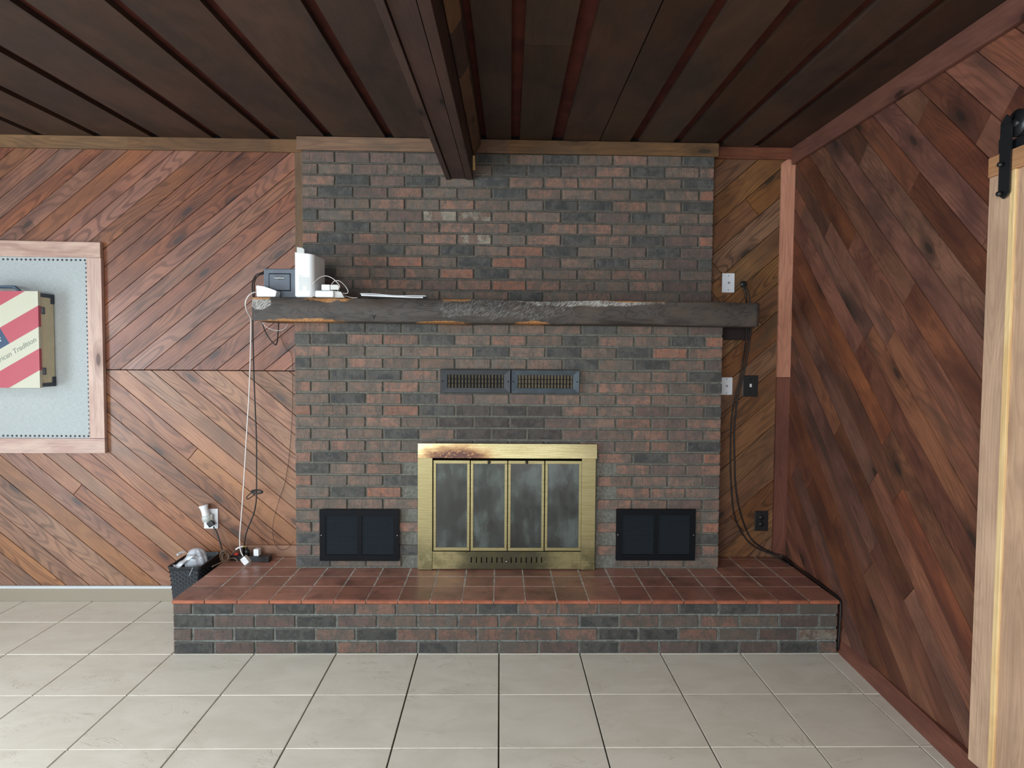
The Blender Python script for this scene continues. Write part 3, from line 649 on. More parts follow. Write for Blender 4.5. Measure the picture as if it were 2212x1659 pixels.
for ri, (ya, yb) in enumerate(rowsY):
    for k in range(len(jx) - 1):
        a, b = jx[k] + .0025, jx[k + 1] - .0025
        if k == 0: a = jx[0]
        if ri >= 3 and a > lx0 and b < lx1: continue
        r = (random.random(),) * 3; z = .2755 + random.uniform(-.0006, .0006)
        if ri == 0:          # bullnose row: rounded front
            prof = [(ya + .004, .257), (ya, .262), (ya, .268), (ya + .005, .2735), (ya + .014, z), (yb, z), (yb, .262)]
            V = [(x, y, zz) for x in (a, b) for y, zz in prof]; n = len(prof)
            for i in range(n - 1):
                ht.idx(V, [(i, i + 1, n + i + 1, n + i)], 2 if i < 3 else 0, r, sm=i < 5)
            ht.idx(V, [tuple(range(n)), tuple(range(2 * n - 1, n - 1, -1))], 0, r)
        else:
            bv = .002
            ht.face([(a + bv, ya + bv, z), (b - bv, ya + bv, z), (b - bv, yb - bv, z), (a + bv, yb - bv, z)], None, 0, r)
            o_ = [(a, ya), (b, ya), (b, yb), (a, yb)]; n_ = [(a + bv, ya + bv), (b - bv, ya + bv), (b - bv, yb - bv), (a + bv, yb - bv)]
            for i in range(4): m_ = (i + 1) % 4; ht.face([(*o_[i], .270), (*o_[m_], .270), (*n_[m_], z), (*n_[i], z)], None, 0, r)
ht.build('tile_top', ['quarry', 'grout_light', 'nose'], hearth, recalc=False)

# ------------------------------------------------------------------ mantel beam
mt = thing('mantel_beam', 'rough hewn dark timber mantel with worn bark edges spanning the chimney', 'mantel', (.04, 3.72, 1.66))
mb = MB(); NX, XA, XB = 150, -1.303, 1.377
prof0 = [(-1, -1), (-1, -.5), (-1, 0), (-1, .5), (-1, 1), (-.3, 1.0), (.4, 1.0), (1, 1), (1, .3), (1, -.4), (1, -1), (.3, -1), (-.4, -1)]
from mathutils import noise as mn
V = []; npf = len(prof0)
for i in range(NX + 1):
    t = i / NX; x = XA + (XB - XA) * t
    zc = 1.7275 - .0075 * t; hz = .064
    for (py, pz) in prof0:
        y = 3.715 + py * .108; z = zc + pz * hz
        nv = mn.noise_vector(Vector((x * 3.1, y * 5, z * 9))); nv2 = mn.noise_vector(Vector((x * 11, y * 14, z * 22)))
        y += nv.y * .010 + nv2.y * .004; z += nv.z * .006 + nv2.z * .0025
        if py == -1 and abs(pz) == 1: y += .003 + .014 * max(0, mn.noise(Vector((x * 2.3, pz * 7, 1)))); z -= pz * (.002 + .008 * max(0, mn.noise(Vector((x * 1.9, pz * 3, 5)))))
        if py == -1 and abs(pz) == .5: z += pz * .05
        if pz == 1 and py > -1: z = zc + hz
        if pz == -1 and py > -1: z = min(z, zc - hz + .004)
        V.append((x + (nv.x * .006 if i in (0, NX) else 0), y, z))
Fs = [(i * npf + k, i * npf + (k + 1) % npf, (i + 1) * npf + (k + 1) % npf, (i + 1) * npf + k) for i in range(NX) for k in range(npf)] + [tuple(range(npf)), tuple(NX * npf + k for k in range(npf))[::-1]]
mb.idx(V, Fs, 0, sm=True)
o = mb.build('timber', 'mantel', mt, origin=(.04, 3.72, 1.725))
mb = MB()       # deeper rear half of the beam resting on the brick ledge and reaching back at the ends
mb.box((-1.293, 3.80, 1.668), (1.368, 3.985, 1.788), 0); o2 = mb.build('rear_timber', 'mantel', mt, .004, origin=(.04, 3.72, 1.725))
for nm, c in (('knot_scar', -.43), ):
    q = MB(); c0 = P(808, 686, 3.6045)
    for ang, ln in ((2.2, .02), (1.0, .022), (-1.7, .016)):
        d = Vector((math.cos(ang), 0, math.sin(ang))); q.tube([c0 + Vector((0, -.0005, 0)), c0 + d * ln], [.0013, .0004], 0, 6, smooth=False)
    q.build('crack', 'dark_slot', mt)
q = MB(); q.box((1.262, 4.01, 1.592), (1.480, 4.069, 1.664), 0); tag(q.build('support_block', wood('dark_red_block', lin((50, 26, 22)), lin((40, 22, 20)), lin((24, 14, 14)), .7, False), None, .002), 'short dark block under the right end of the mantel beside the bricks', 'block')

# ------------------------------------------------------------------ ceiling beam
bt = thing('ceiling_beam', 'dark boxed ceiling beam running from the room into the brick above the mantel', 'beam', (-.24, 4.0, 2.5))
def along(x, z, y): return (x + .0148 * (y - 4.0), y, z + .0222 * (y - 4.0))
def beam_part(name, mat, prof, y0=3.992, y1=-3.55, r=None, par=bt):
    q = MB(); n = len(prof); V = [along(x, z, y) for y in (y0, y1) for x, z in prof]; ox = random.random() * 30
    UV = [(y + ox, (x + z) + ox * .3) for y in (y0, y1) for x, z in prof]
    q.idx(V, [tuple(range(n)), tuple(range(2 * n - 1, n - 1, -1))] + [(i, (i + 1) % n, n + (i + 1) % n, n + i) for i in range(n)], 0, r or (random.random(),) * 3, uvs=UV)
    return q.build(name, mat, par, .0015)
zb = 2.507
beam_part('side_board', 'wood_beam', [(-.318, zb - .003), (-.291, zb - .003), (-.291, 2.73), (-.318, 2.73)], r=(.5, .2, .4))
beam_part('bottom_board', 'wood_beam', [(-.287, zb + .004), (-.205, zb + .004), (-.205, 2.60), (-.287, 2.60)], r=(.3, .6, .2))
beam_part('side_board', 'wood_beam', [(-.201, zb - .002), (-.163, zb - .002), (-.163, 2.73), (-.201, 2.73)], r=(.4, .8, .5))
y = 3.992
for ln, mt_, r in ((1.15, 'wood_mould', (.12, .3, .2)), (.42, 'wood_beam', (.3, .2, .2)), (1.4, 'wood_mould', (.45, .6, .9)), (4.0, 'wood_mould', (.3, .4, .4))):
    beam_part('cove_strip', mt_, [(-.160, 2.648), (-.150, 2.648), (-.118, 2.700), (-.118, 2.728), (-.160, 2.728)], y, max(y - ln + .004, -3.55), r); y -= ln
a, b = P(1018, 336, 3.975), P(1027, 367, 3.975)
q = MB(); q.prism([(a.x, a.z), (b.x - .004, a.z + .002), (b.x, b.z), (a.x + .006, b.z + .002)], .012, Matrix(((1, 0, 0, 0), (0, 0, -1, 3.990), (0, 1, 0, 0), (0, 0, 0, 1))), ca=(.9, .5, .5))
tag(q.build('wood_shim', 'wood_yellow', None, .0005), 'small pale wooden shim wedged beside the beam at the top of the bricks', 'shim')

# ceiling lamp left of the view; overhead one added to brighten the floor
for lx, ly, lz, lb in ((-2.75, 1.05, 2.66, 'long white ceiling lamp over the left side of the room'), (-.75, -.35, 2.62, 'long white ceiling lamp added overhead behind the camera to brighten the floor')):
    cl = thing('ceiling_lamp', lb, 'ceiling lamp', (lx, ly, lz))
    q = MB(); q.box((lx - .17, ly - .63, lz - .09), (lx + .17, ly + .63, lz)); q.build('housing', 'window_frame', cl, .01)
    q = MB(); q.box((lx - .15, ly - .60, lz - .10), (lx + .15, ly + .60, lz - .088)); q.build('diffuser', 'window_frame', cl)

# ------------------------------------------------------------------ brass fireplace doors
ins = thing('fireplace_insert', 'brass framed fireplace door set with four smoky glass panels', 'fireplace doors', (.045, 3.80, .28))
def pr(u0, v0, u1, v1, y): a, b = P(u0, v0, y), P(u1, v1, y); return a.x, a.z, b.x, b.z
YF = 3.800
def plate(name, mat, u0, v0, u1, v1, y, th, par, bev=.0015, **k):
    x0, z0, x1, z1 = pr(u0, v0, u1, v1, y); q = MB(); q.box((x0, y, z1), (x1, y + th, z0), **k); return q.build(name, mat, par, bev)
x0, z0, x1, z1 = pr(902.5, 958, 1290, 991, 3.794)
q = MB(); q.idx([(x, y_, z) for x in (x0, x1) for y_, z in ((3.791, z1), (3.8005, z0), (3.819, z0), (3.819, z1))], [(0, 1, 5, 4), (1, 2, 6, 5), (2, 3, 7, 6), (3, 0, 4, 7), (0, 3, 2, 1), (4, 5, 6, 7)]); q.build('top_rail', 'brass_top', ins, .001)
q = MB(); q.box((-.457, YF, .277), (-.3745, YF + .018, z1 + .012)); q.build('side_rail', 'brass_side', ins, .002)
q = MB(); q.box((.4665, YF, .277), (.5455, YF + .018, z1 + .012)); q.build('side_rail', 'brass_side', ins, .002)
xl, xr = -.3735, .4655
zb0 = .282; zb1 = P(1100, 1192, YF).z; zt = P(1100, 993, YF).z
q = MB()     # lower panel pierced by two rows of slots
sx = [P(u, 1205, YF).x for u in [1018 + 11.1 * k for k in range(7)]] + [P(u, 1205, YF).x for u in [1104 + 11.0 * k for k in range(7)]]
za, zc_ = P(1100, 1216, YF).z, P(1100, 1204, YF).z
q.box((xl, YF + .002, zb0), (xr, YF + .012, za)); q.box((xl, YF + .002, zc_), (xr, YF + .012, zb1))
pts = [xl] + [v for x in sx for v in (x - .0032, x + .0032)] + [xr]
for k in range(0, len(pts), 2): q.box((pts[k], YF + .002, za), (pts[k + 1], YF + .012, zc_))
q.build('lower_panel', 'brass_low', ins)
q = MB(); c = P(1094.5, 1211, YF); q.lathe([(.002, 0), (.004, .003), (.004, .012), (.006, .014), (.006, .018), (.002, .02)], Matrix.Translation(c) @ Matrix.Rotation(math.pi / 2, 4, 'X'), 12); q.build('vent_knob', 'steel', ins)
q = MB(); q.box((xl, YF + .014, zb0), (xr, YF + .03, zb1 - .004)); q.build('vent_backing', 'dark_slot', ins)
du = [(935.5, 1015), (1016.3, 1096), (1097, 1175.8), (1177, 1256.5)]
for k, (ua, ub) in enumerate(du):
    a, b = P(ua, 1100, YF).x + .001, P(ub, 1100, YF).x - .001; yb = YF + (.006 if k in (0, 3) else .003); w = .0185; zT, zB = zt - .006, zb1 + .004
    fr = MB()
    for p, r_ in (((a, yb, zB + w), (a + w * .8, yb + .014, zT - w)), ((b - w * .8, yb, zB + w), (b, yb + .014, zT - w)), ((a, yb - .001, zT - w), (b, yb + .014, zT)), ((a, yb - .001, zB), (b, yb + .014, zB + w))): fr.box(p, r_)
    f = fr.build('glass_door', 'brass', ins, .0012)
    g = MB(); g.box((a + .008, yb + .006, zB + .008), (b - .008, yb + .010, zT - .008)); g.build('pane', 'fire_glass', f)
    if k in (1, 2):
        c = P(1056.5 if k == 1 else 1137.5, 997.5, yb); q = MB()
        q.lathe([(.003, 0), (.003, .012), (.0075, .016), (.009, .022), (.0075, .028), (.002, .030)], Matrix.Translation(c) @ Matrix.Rotation(math.pi / 2, 4, 'X'), 16)
        q.build('knob', plain('tarnished_knob', (.05, .045, .04), .4, .6), f)

# ------------------------------------------------------------------ registers above the doors
def register(label, u0, v0, u1, v1, mat, nl, lw=.0026):
    y = 3.799; x0, z0, x1, z1 = pr(u0, v0, u1, v1, y); t = thing('wall_register', label, 'vent', ((x0 + x1) / 2, y, z1), 'pair of wall registers above the fireplace')
    bx, bz = .038, .030; q = MB()
    ox, oz, ix, iz = x0, z0, x1, z1
    for lvl in (0,):
        O = [(x0, z1), (x1, z1), (x1, z0), (x0, z0)]; I = [(x0 + bx, z1 + bz), (x1 - bx, z1 + bz), (x1 - bx, z0 - bz), (x0 + bx, z0 - bz)]
        for i in range(4):
            j = (i + 1) % 4
            A = [(O[i][0], y + .012, O[i][1]), (O[j][0], y + .012, O[j][1])]; Bm = [(O[i][0] * .93 + I[i][0] * .07, y, O[i][1] * .9 + I[i][1] * .1), (O[j][0] * .93 + I[j][0] * .07, y, O[j][1] * .9 + I[j][1] * .1)]
            Cx = [(I[i][0], y + .003, I[i][1]), (I[j][0], y + .003, I[j][1])]; D_ = [(I[i][0], y + .014, I[i][1]), (I[j][0], y + .014, I[j][1])]
            q.face([A[0], A[1], Bm[1], Bm[0]]); q.face([Bm[0], Bm[1], Cx[1], Cx[0]]); q.face([Cx[0], Cx[1], D_[1], D_[0]])
    q.build('frame', mat, t, recalc=False)
    q = MB(); n = nl; xa, xb = x0 + bx, x1 - bx
    for k in range(n + 1):
        x = xa + (xb - xa) * k / n; q.box((x - lw, y + .003, z1 + bz), (x + lw, y + .016, z0 - bz))
    for k in (1, 2): z = (z1 + bz) + (z0 - z1 - 2 * bz) * k / 3; q.box((xa, y + .010, z - .0015), (xb, y + .013, z + .0015))
    q.build('louvers', 'black_metal', t)
    q = MB(); q.box((xa, y + .0165, z1 + bz), (xb, y + .018, z0 - bz)); q.build('duct_screen', plain('dusty_tan_screen', lin((128, 118, 98)), .8, 0, .2, .2, 80), t)
    screws('screw', 'black_metal', t, [(x0 + (x1 - x0) * u, y, (z0 + z1) / 2) for u in (.035, .965)])
register('left one of the two narrow steel wall registers, darker frame with wide black louver shadows', 951, 797.5, 1103, 850, plain('dark_blued_steel', lin((24, 30, 35)), .42, .3, .5, .25, 14), 17, .0046)
register('right one of the two narrow steel wall registers, shinier blue-grey frame', 1104, 798.5, 1252, 851, 'blue_metal', 17)

# return air grilles
def grille(label, u0, v0, u1, v1):
    y = 3.801; x0, z0, x1, z1 = pr(u0, v0, u1, v1, y); t = thing('return_grille', label, 'vent grille', ((x0 + x1) / 2, y, z1), 'pair of black grilles low on the bricks')
    q = MB(); cx = (x0 + x1) / 2; bx, bz, mw = .032, .034, .012; th = .014
    for a, b in (((x0, y, z1), (x1, y + th, z1 + bz)), ((x0, y, z0 - bz), (x1, y + th, z0)), ((x0, y, z1 + bz), (x0 + bx, y + th, z0 - bz)), ((x1 - bx, y, z1 + bz), (x1, y + th, z0 - bz)), ((cx - mw, y, z1 + bz), (cx + mw, y + th, z0 - bz))): q.box(a, b)
    q.build('frame', 'black_metal', t)
    for xa, xb in ((x0 + bx, cx - mw), (cx + mw, x1 - bx)):
        q = MB(); n = 19
        for k in range(n):
            zc = z1 + bz + (z0 - z1 - 2 * bz) * (k + .5) / n; h = (z0 - z1 - 2 * bz) / n
            q.idx([(x, yy, zz) for x in (xa, xb) for yy, zz in ((y + .011, zc + h * .46), (y + .0005, zc - h * .22), (y + .002, zc - h * .34), (y + .013, zc + h * .40))], [(0, 1, 5, 4), (1, 2, 6, 5), (2, 3, 7, 6), (3, 0, 4, 7), (0, 3, 2, 1), (4, 5, 6, 7)])
        q.build('louver_panel', plain('louver_steel', (.030, .038, .047), .35, .2), t)
    q = MB(); q.box((x0 + .02, y + .0135, z1 + .02), (x1 - .02, y + .015, z0 - .02)); q.build('backing', 'dark_slot', t)
    screws('screw', 'steel', t, [(x0 + (x1 - x0) * u, y, (z0 + z1) / 2) for u in (.022, .978)])
grille('black louvered return grille in the bricks left of the brass doors', 690, 1101, 862, 1212)
grille('black louvered return grille in the bricks right of the brass doors', 1332, 1100, 1501, 1211)

# ------------------------------------------------------------------ wall plates
def plate_thing(label, u0, v0, u1, v1, mat, kind, name='wall_plate', group=None):
    y = 4.070; x0, z0, x1, z1 = pr(u0, v0, u1, v1, y - .006); t = thing(name, label, 'wall plate', ((x0 + x1) / 2, y, z1), group)
    q = MB(); q.box((x0, y - .006, z1), (x1, y, z0)); q.build('plate', mat, t, .0025)
    cx, cz = (x0 + x1) / 2, (z0 + z1) / 2; R = Matrix.Rotation(math.pi / 2, 4, 'X')
    screws('screw', 'steel' if mat != 'black' else 'dark_slot', t, [(cx, y - .006, cz + dz) for dz in ((-.042, .042) if kind != 'outlet' else (0,))])
    q = MB()
    if kind == 'jack': q.lathe([(.001, 0), (.006, 0), (.006, .006), (.004, .007), (.001, .007)], Matrix.Translation((cx, y - .006, cz)) @ R, 14); q.build('coax_jack', 'steel', t)
    if kind == 'switch':
        q.box((cx - .006, y - .014, cz - .006), (cx + .006, y - .006, cz + .014)); q.build('toggle', 'white', t, .002)
    if kind == 'outlet':
        for dz in (-.02, .02):
            q = MB(); q.lathe([(.002, 0), (.015, 0), (.0145, .002), (.002, .0022)], Matrix.Translation((cx, y - .006, cz + dz)) @ R, 20)
            for dx_ in (-.006, .006): q.box((cx + dx_ - .001, y - .0087, cz + dz - .004), (cx + dx_ + .001, y - .008, cz + dz + .004), 1)
            q.build('receptacle', [mat, 'dark_slot'], t)
    return t
plate_thing('white coax wall plate just above the right end of the mantel', 1560.5, 590, 1586.5, 632, 'plate_white', 'jack')
plate_thing('white coax wall plate below the mantel, cut against the brick edge', 1557, 815, 1582, 853, 'plate_white', 'jack')
plate_thing('black switch plate with white toggle below the right end of the mantel', 1605, 811, 1637, 857, 'black', 'switch')
plate_thing('black outlet plate low on the narrow wall right of the chimney', 1631, 1104, 1659, 1147, 'black', 'outlet')
plate_thing('white outlet plate low on the left wall holding a plug-in adapter', 440, 1099, 471, 1142, 'plate_white', 'outlet')

# ------------------------------------------------------------------ cables on the right
def cable(name, label, pts, r, mat, cat='cable', group=None, n=8):
    q = MB(); q.tube(pts, r, 0, n); return tag(q.build(name, mat), label, cat, group)
q = MB(); c = P(1606, 614, 4.068); q.lathe([(.004, 0), (.020, 0), (.019, .006), (.010, .009), (.003, .009)], Matrix.Translation(c) @ Matrix.Rotation(math.pi / 2, 4, 'X'), 20)
tag(q.build('cable_grommet', 'black'), 'round black cable grommet in the wall above the right end of the mantel', 'grommet')
A_ = [(1607, 616, 4.05), (1615, 628, 4.035), (1619, 648, 4.03), (1622, 680, 4.02), (1622, 708, 4.03), (1619, 735, 4.04), (1610, 790, 4.045), (1601, 830, 4.05), (1592, 870, 4.055), (1586, 930, 4.06), (1587, 1000, 4.06), (1589, 1048, 4.06), (1597, 1098, 4.06), (1612.6, 1146, 4.06), (1631, 1173, 4.05), (1665, 1193, 4.045), (1690, 1200.5, 4.03)]
B_ = [(1604, 617, 4.05), (1609, 630, 4.042), (1612, 648, 4.038), (1614, 680, 3.99), (1612, 708, 3.996), (1611, 737, 3.996), (1605, 780, 4.04), (1598, 820, 4.045), (1589, 855, 4.05), (1580, 910, 4.06), (1578, 1000, 4.06), (1580, 1053, 4.06), (1586, 1111, 4.06), (1604.6, 1154, 4.06), (1628.5, 1180, 4.05), (1665, 1197, 4.03)]
pa = [P(*p) for p in A_] + [Vector((1.716, 4.0, .285)), Vector((1.718, 3.8, .283)), Vector((1.718, 3.55, .283)), Vector((1.718, 3.36, .276)), Vector((1.719, 3.335, .24)), Vector((1.716, 3.333, .12)), Vector((1.715, 3.34, .02))]
cable('coax_cable', 'black cable hanging from the wall grommet and running along the hearth edge to the floor', pa, .0046, 'cable_black')
pb = [P(*p) for p in B_] + [Vector((1.690, 3.985, .282)), Vector((1.700, 3.90, .281))]
cable('coax_cable', 'shorter black cable hanging left of its twin and ending at the hearth corner', pb, .0042, 'cable_black')

# ------------------------------------------------------------------ devices on the mantel
ZM = 1.7915
def Bx(name, label, cat, mat, a, b, bev=.004): q = MB(); q.box(a, b); return tag(q.build(name, mat, None, bev), label, cat)
# battery backup
t = thing('battery_backup', 'slate grey battery backup box standing behind the white speaker on the mantel', 'battery backup', (-1.20, 3.76, ZM))
ua, ub = P(569, 580, 3.70), P(640, 636, 3.70)
q = MB(); q.box((ua.x, 3.70, ZM), (ub.x, 3.90, ua.z)); q.build('housing', 'grey_plastic', t, .006)
a, b = P(580, 590, 3.698), P(628, 629, 3.698)
q = MB(); q.box((a.x, 3.6975, b.z), (b.x, 3.703, a.z)); q.build('front_groove', 'dark_slot', t, .004)
a, b = P(581.5, 591.5, 3.697), P(627, 627.5, 3.697)
q = MB(); q.box((a.x, 3.694, b.z), (b.x, 3.702, a.z)); q.build('front_panel', 'grey_plastic', t, .004)
a, b = P(593, 597.5, 3.693), P(614.5, 603.5, 3.693)
q = MB(); q.box((a.x, 3.6925, b.z), (b.x, 3.695, a.z)); bd = q.build('badge', 'black', t, .0008)
def text(s, size, mat, name, parent, frame, align='CENTER', bold=0., ext=.0002, sx=1.):
    cu_ = bpy.data.curves.new('t', 'FONT'); cu_.body = s; cu_.size = size; cu_.align_x = align; cu_.align_y = 'CENTER'; cu_.extrude = ext; cu_.offset = bold; cu_.shear = .25 if name == 'lettering' else 0
    ob = bpy.data.objects.new('t', cu_); COL.objects.link(ob); bpy.context.view_layer.update()
    me = bpy.data.meshes.new_from_object(ob.evaluated_get(bpy.context.evaluated_depsgraph_get())); bpy.data.objects.remove(ob)
    loc = world_loc(parent)
    me.transform(Matrix.Translation(-loc) @ frame @ Matrix.Diagonal((sx, 1, 1, 1))); me.materials.clear(); me.materials.append(M[mat]); me.name = name
    o = bpy.data.objects.new(name, me); COL.objects.link(o); o.parent = parent; return o
FR = lambda x, y, z, roll=0: Matrix.Translation((x, y, z)) @ Matrix.Rotation(math.pi / 2, 4, 'X') @ Matrix.Rotation(roll, 4, 'Z')
text('CyberPower', .0105, 'label_white', 'logo', t, FR((a.x + b.x) / 2, 3.6915, (a.z + b.z) / 2), bold=.0002)
# thin upright panel beside the gateway
a, b = P(634.5, 534, 3.80), P(649, 541, 3.80)
q = MB(); q.prism([(-1.1215, ZM), (-1.108, ZM), (-1.080, ZM), (-1.080, a.z - .012), (-1.092, a.z - .004), (-1.1215, a.z)], .010, Matrix(((1, 0, 0, 0), (0, 0, -1, 3.80), (0, 1, 0, 0), (0, 0, 0, 1))))
tag(q.build('upright_panel', 'ivory', None, .001), 'thin off-white panel standing upright behind the white internet gateway', 'panel')
# gateway tower: flat left front, rounded right front edge, vented side
t = thing('internet_gateway', 'tall white internet gateway tower standing on the left end of the mantel', 'router', (-1.04, 3.72, ZM))
x0, x1 = P(637, 600, 3.625).x, P(697, 600, 3.73).x; zt_ = P(655, 545, 3.63).z
outl = [(x0, 3.628), (x1 - .050, 3.628)]
for k in range(1, 9): th = math.pi / 2 * k / 9; outl.append((x1 - .050 + .030 * math.sin(th), 3.628 + .030 * (1 - math.cos(th))))
outl += [(x1 - .012, 3.70), (x1, 3.775), (x1 - .01, 3.79), (x0, 3.79)]
q = MB(); n = len(outl); topz = lambda p: zt_ - .012 * (p[0] - x0) / (x1 - x0) - .004 * (p[1] - 3.628) / .16
V = [(p[0], p[1], ZM + .004) for p in outl] + [(p[0], p[1], topz(p)) for p in outl]
q.idx(V, [tuple(range(n))[::-1], tuple(range(n, 2 * n))] + [(i, (i + 1) % n, n + (i + 1) % n, n + i) for i in range(n)])
q.box((x0 + .004, 3.634, ZM), (x1 - .03, 3.78, ZM + .005)); q.build('housing', 'white', t, .0015)
q = MB()
for r in range(16):
    for c in range(16):
        if r > 13 and c > 5 or r > 14 and c > 3: continue
        x = x0 + .021 + c * .00345; z = ZM + .036 + r * .0052
        if 6 <= c <= 10 and r < 5: continue
        q.face([(x - .0009, 3.6276, z - .0013), (x + .0009, 3.6276, z - .0013), (x + .0009, 3.6276, z + .0013), (x - .0009, 3.6276, z + .0013)])
q.build('speaker_holes', plain('shadowed_perforation', lin((140, 145, 145)), .7), t, recalc=False)
q = MB()
for r in range(17):
    z = ZM + .03 + r * .0052; q.box((x1 - .0195, 3.668, z), (x1 + .0003, 3.772, z + .0018))
v = MB()
for r in range(17):
    z = ZM + .03 + r * .0052
    v.idx([(x1 - .0192, 3.665, z), (x1 - .0125, 3.6995, z), (x1 - .0008, 3.770, z), (x1 - .0192, 3.665, z + .002), (x1 - .0125, 3.6995, z + .002), (x1 - .0008, 3.770, z + .002)], [(0, 1, 4, 3), (1, 2, 5, 4)])
v.build('side_vents', plain('vent_shadow', lin((120, 124, 124)), .7), t, recalc=False)
# wedge device
t = thing('mesh_wifi_puck', 'small white wedge shaped wifi puck at the far left end of the mantel', 'wifi device', (-1.24, 3.66, ZM))
a, b = P(555.5, 616, 3.64), P(600, 626, 3.64)
prof = [(a.x + .003, ZM + .0), (b.x - .007, ZM + .0), (b.x, ZM + .030), (b.x - .012, ZM + .036), (a.x + .045, ZM + .054), (a.x + .004, ZM + .060), (a.x, ZM + .056)]
q = MB(); q.prism(prof, .068, Matrix(((1, 0, 0, 0), (0, 0, -1, 3.690), (0, 1, 0, 0), (0, 0, 0, 1)))); q.build('body', 'white', t, .005, seg=3)
# adapters
t = thing('power_adapter', 'white oblong power brick lying on the mantel in front of the gateway', 'power adapter', (-.93, 3.66, ZM))
a, b = P(680, 627, 3.635), P(721, 639, 3.635)
q = MB(); q.box((a.x, 3.635, ZM), (b.x, 3.70, a.z)); q.build('brick', 'white', t, .008, seg=4)
q = MB(); c = P(722, 628, 3.65); d = P(744, 640, 3.65)
q.prism([(c.x - .004, ZM), (d.x, ZM), (c.x + .036, c.z - .005), (c.x - .004, c.z)], .05, Matrix(((1, 0, 0, 0), (0, 0, -1, 3.70), (0, 1, 0, 0), (0, 0, 0, 1)))); q.build('end_plate', 'ivory', t, .002)
t = thing('charger_plug', 'small white charger plug resting on top of the power brick on the mantel', 'charger', (-.90, 3.66, ZM + .035))
a, b = P(694, 613, 3.64), P(713, 625, 3.64); c = P(733, 616, 3.64)
zt2 = P(690, 627, 3.635).z + .001
q = MB(); q.box((a.x, 3.64, zt2), (b.x, 3.675, zt2 + .031)); q.build('body', 'white', t, .005, seg=3)
q = MB(); q.prism([(b.x, zt2 + .002), (c.x - .004, zt2 + .004), (c.x, zt2 + .020), (c.x - .010, zt2 + .031), (b.x, zt2 + .031)], .028, Matrix(((1, 0, 0, 0), (0, 0, -1, 3.672), (0, 1, 0, 0), (0, 0, 0, 1)))); q.build('strain_relief', 'ivory', t, .003)
g = 'thin white leads looping around the power brick'
cable('charger_lead', 'thin white lead arching high from the gateway to the charger plug', [P(676, 613, 3.635), P(690, 600, 3.66), (P(704, 596, 3.67)), P(718, 601, 3.66), P(729, 611, 3.65), P(734, 619, 3.645), P(727, 622, 3.645)], .0020, 'white_cable')
cable('charger_lead', 'thin white lead curling from the charger plug down to the mantel top', [P(716, 614, 3.67), P(723, 607, 3.67), P(733, 607, 3.67), P(744, 616, 3.67), P(752, 629, 3.665), P(748, 634, 3.665), P(735, 632, 3.665), P(728, 626, 3.67)], .0020, 'white_cable')
cable('charger_lead', 'thin white lead trailing flat from the power brick toward the paper sleeve', [Vector((P(730, 624, 3.70).x, 3.70, ZM + .028)), Vector((P(745, 632, 3.69).x, 3.69, ZM + .014)), Vector((P(760, 638, 3.67).x, 3.67, ZM + .003)), Vector((P(772, 638, 3.66).x, 3.66, ZM + .0022))], .0020, 'white_cable')
# plastic sleeve with papers
t = thing('document_sleeve', 'flat white papers in a clear plastic sleeve lying on the mantel', 'papers', (-.58, 3.70, ZM))
a, b = P(778, 640, 3.62).x, P(915, 642, 3.62).x
for nm, mt_, z0_, dz, aa, bb, yy in (('papers', 'paper', .000, .007, a + .004, b - .004, 3.625), ('sleeve', 'bag', .0075, .0045, a, b + .012, 3.618)):
    q = MB(); n = 12; V = []
    for i in range(n + 1):
        t_ = i / n; x = aa + (bb - aa) * t_; zz = ZM + z0_ + .010 * max(0, 1 - t_ * 1.25) + (.002 * math.sin(t_ * 9))*(nm=='sleeve')
        V += [(x, yy, zz), (x, yy, zz + dz), (x, yy + .17, zz + dz), (x, yy + .17, zz)]
    q.idx(V, [(i * 4 + k, i * 4 + (k + 1) % 4, i * 4 + 4 + (k + 1) % 4, i * 4 + 4 + k) for i in range(n) for k in range(4)] + [(0, 1, 2, 3), (n * 4 + 3, n * 4 + 2, n * 4 + 1, n * 4)])
    q.build(nm, mt_, t)

# ------------------------------------------------------------------ cables on the left
yC = 3.88
wc = [P(557, 631, 3.69), P(548, 632, 3.67), P(538, 638, 3.66), P(531, 650, 3.66), P(530.5, 662, 3.68), P(535, 675, 3.72), P(541, 686, 3.77), P(542, 700, 3.80), P(541.5, 740, 3.84)] + [P(u, v, yC) for u, v in ((540, 800), (537, 870), (532, 950), (528, 1020), (524, 1080), (521, 1120), (518.5, 1150), (518, 1172))]
cable('puck_power_cable', 'long white cable from the wifi puck hanging beside the chimney to its plug', wc + [P(520, 1190, 3.87), P(525, 1201, 3.865)], .0033, 'white_cable')
t = thing('white_plug', 'white adapter plug hanging just above the hearth tiles beside the power strip', 'plug', P(530, 1210, 3.86))
c = P(530.5, 1210, 3.86); fr_ = Matrix.Translation(c) @ Matrix.Rotation(math.radians(-38), 4, 'Y')
q = MB(); q.box((-.017, -.017, -.022), (.017, .017, .022), frame=fr_ @ Matrix.Rotation(math.radians(0), 4, 'Z')); q.build('body', 'white', t, .003)
q = MB()
for dx_ in (-.006, .006): q.box((dx_ - .001, -.004, -.036), (dx_ + .001, .004, -.022), frame=fr_)
q.build('prongs', 'steel', t)
bc = [P(570, 589, 3.74), P(560, 591, 3.73), P(551, 597, 3.74), P(545, 615, 3.77), P(547, 645, 3.81), P(547, 680, 3.87), P(546, 705, 3.90), P(547, 760, 3.95), P(549, 830, 3.98), P(552, 900, 3.99), P(554, 960, 3.99), P(554, 1020, 3.99), P(554, 1056, 3.985), P(553, 1085, 3.985), P(548, 1110, 3.99), P(538, 1135, 3.99), P(531, 1155, 3.99), P(527, 1180, 3.99), P(526, 1188, 3.99)]
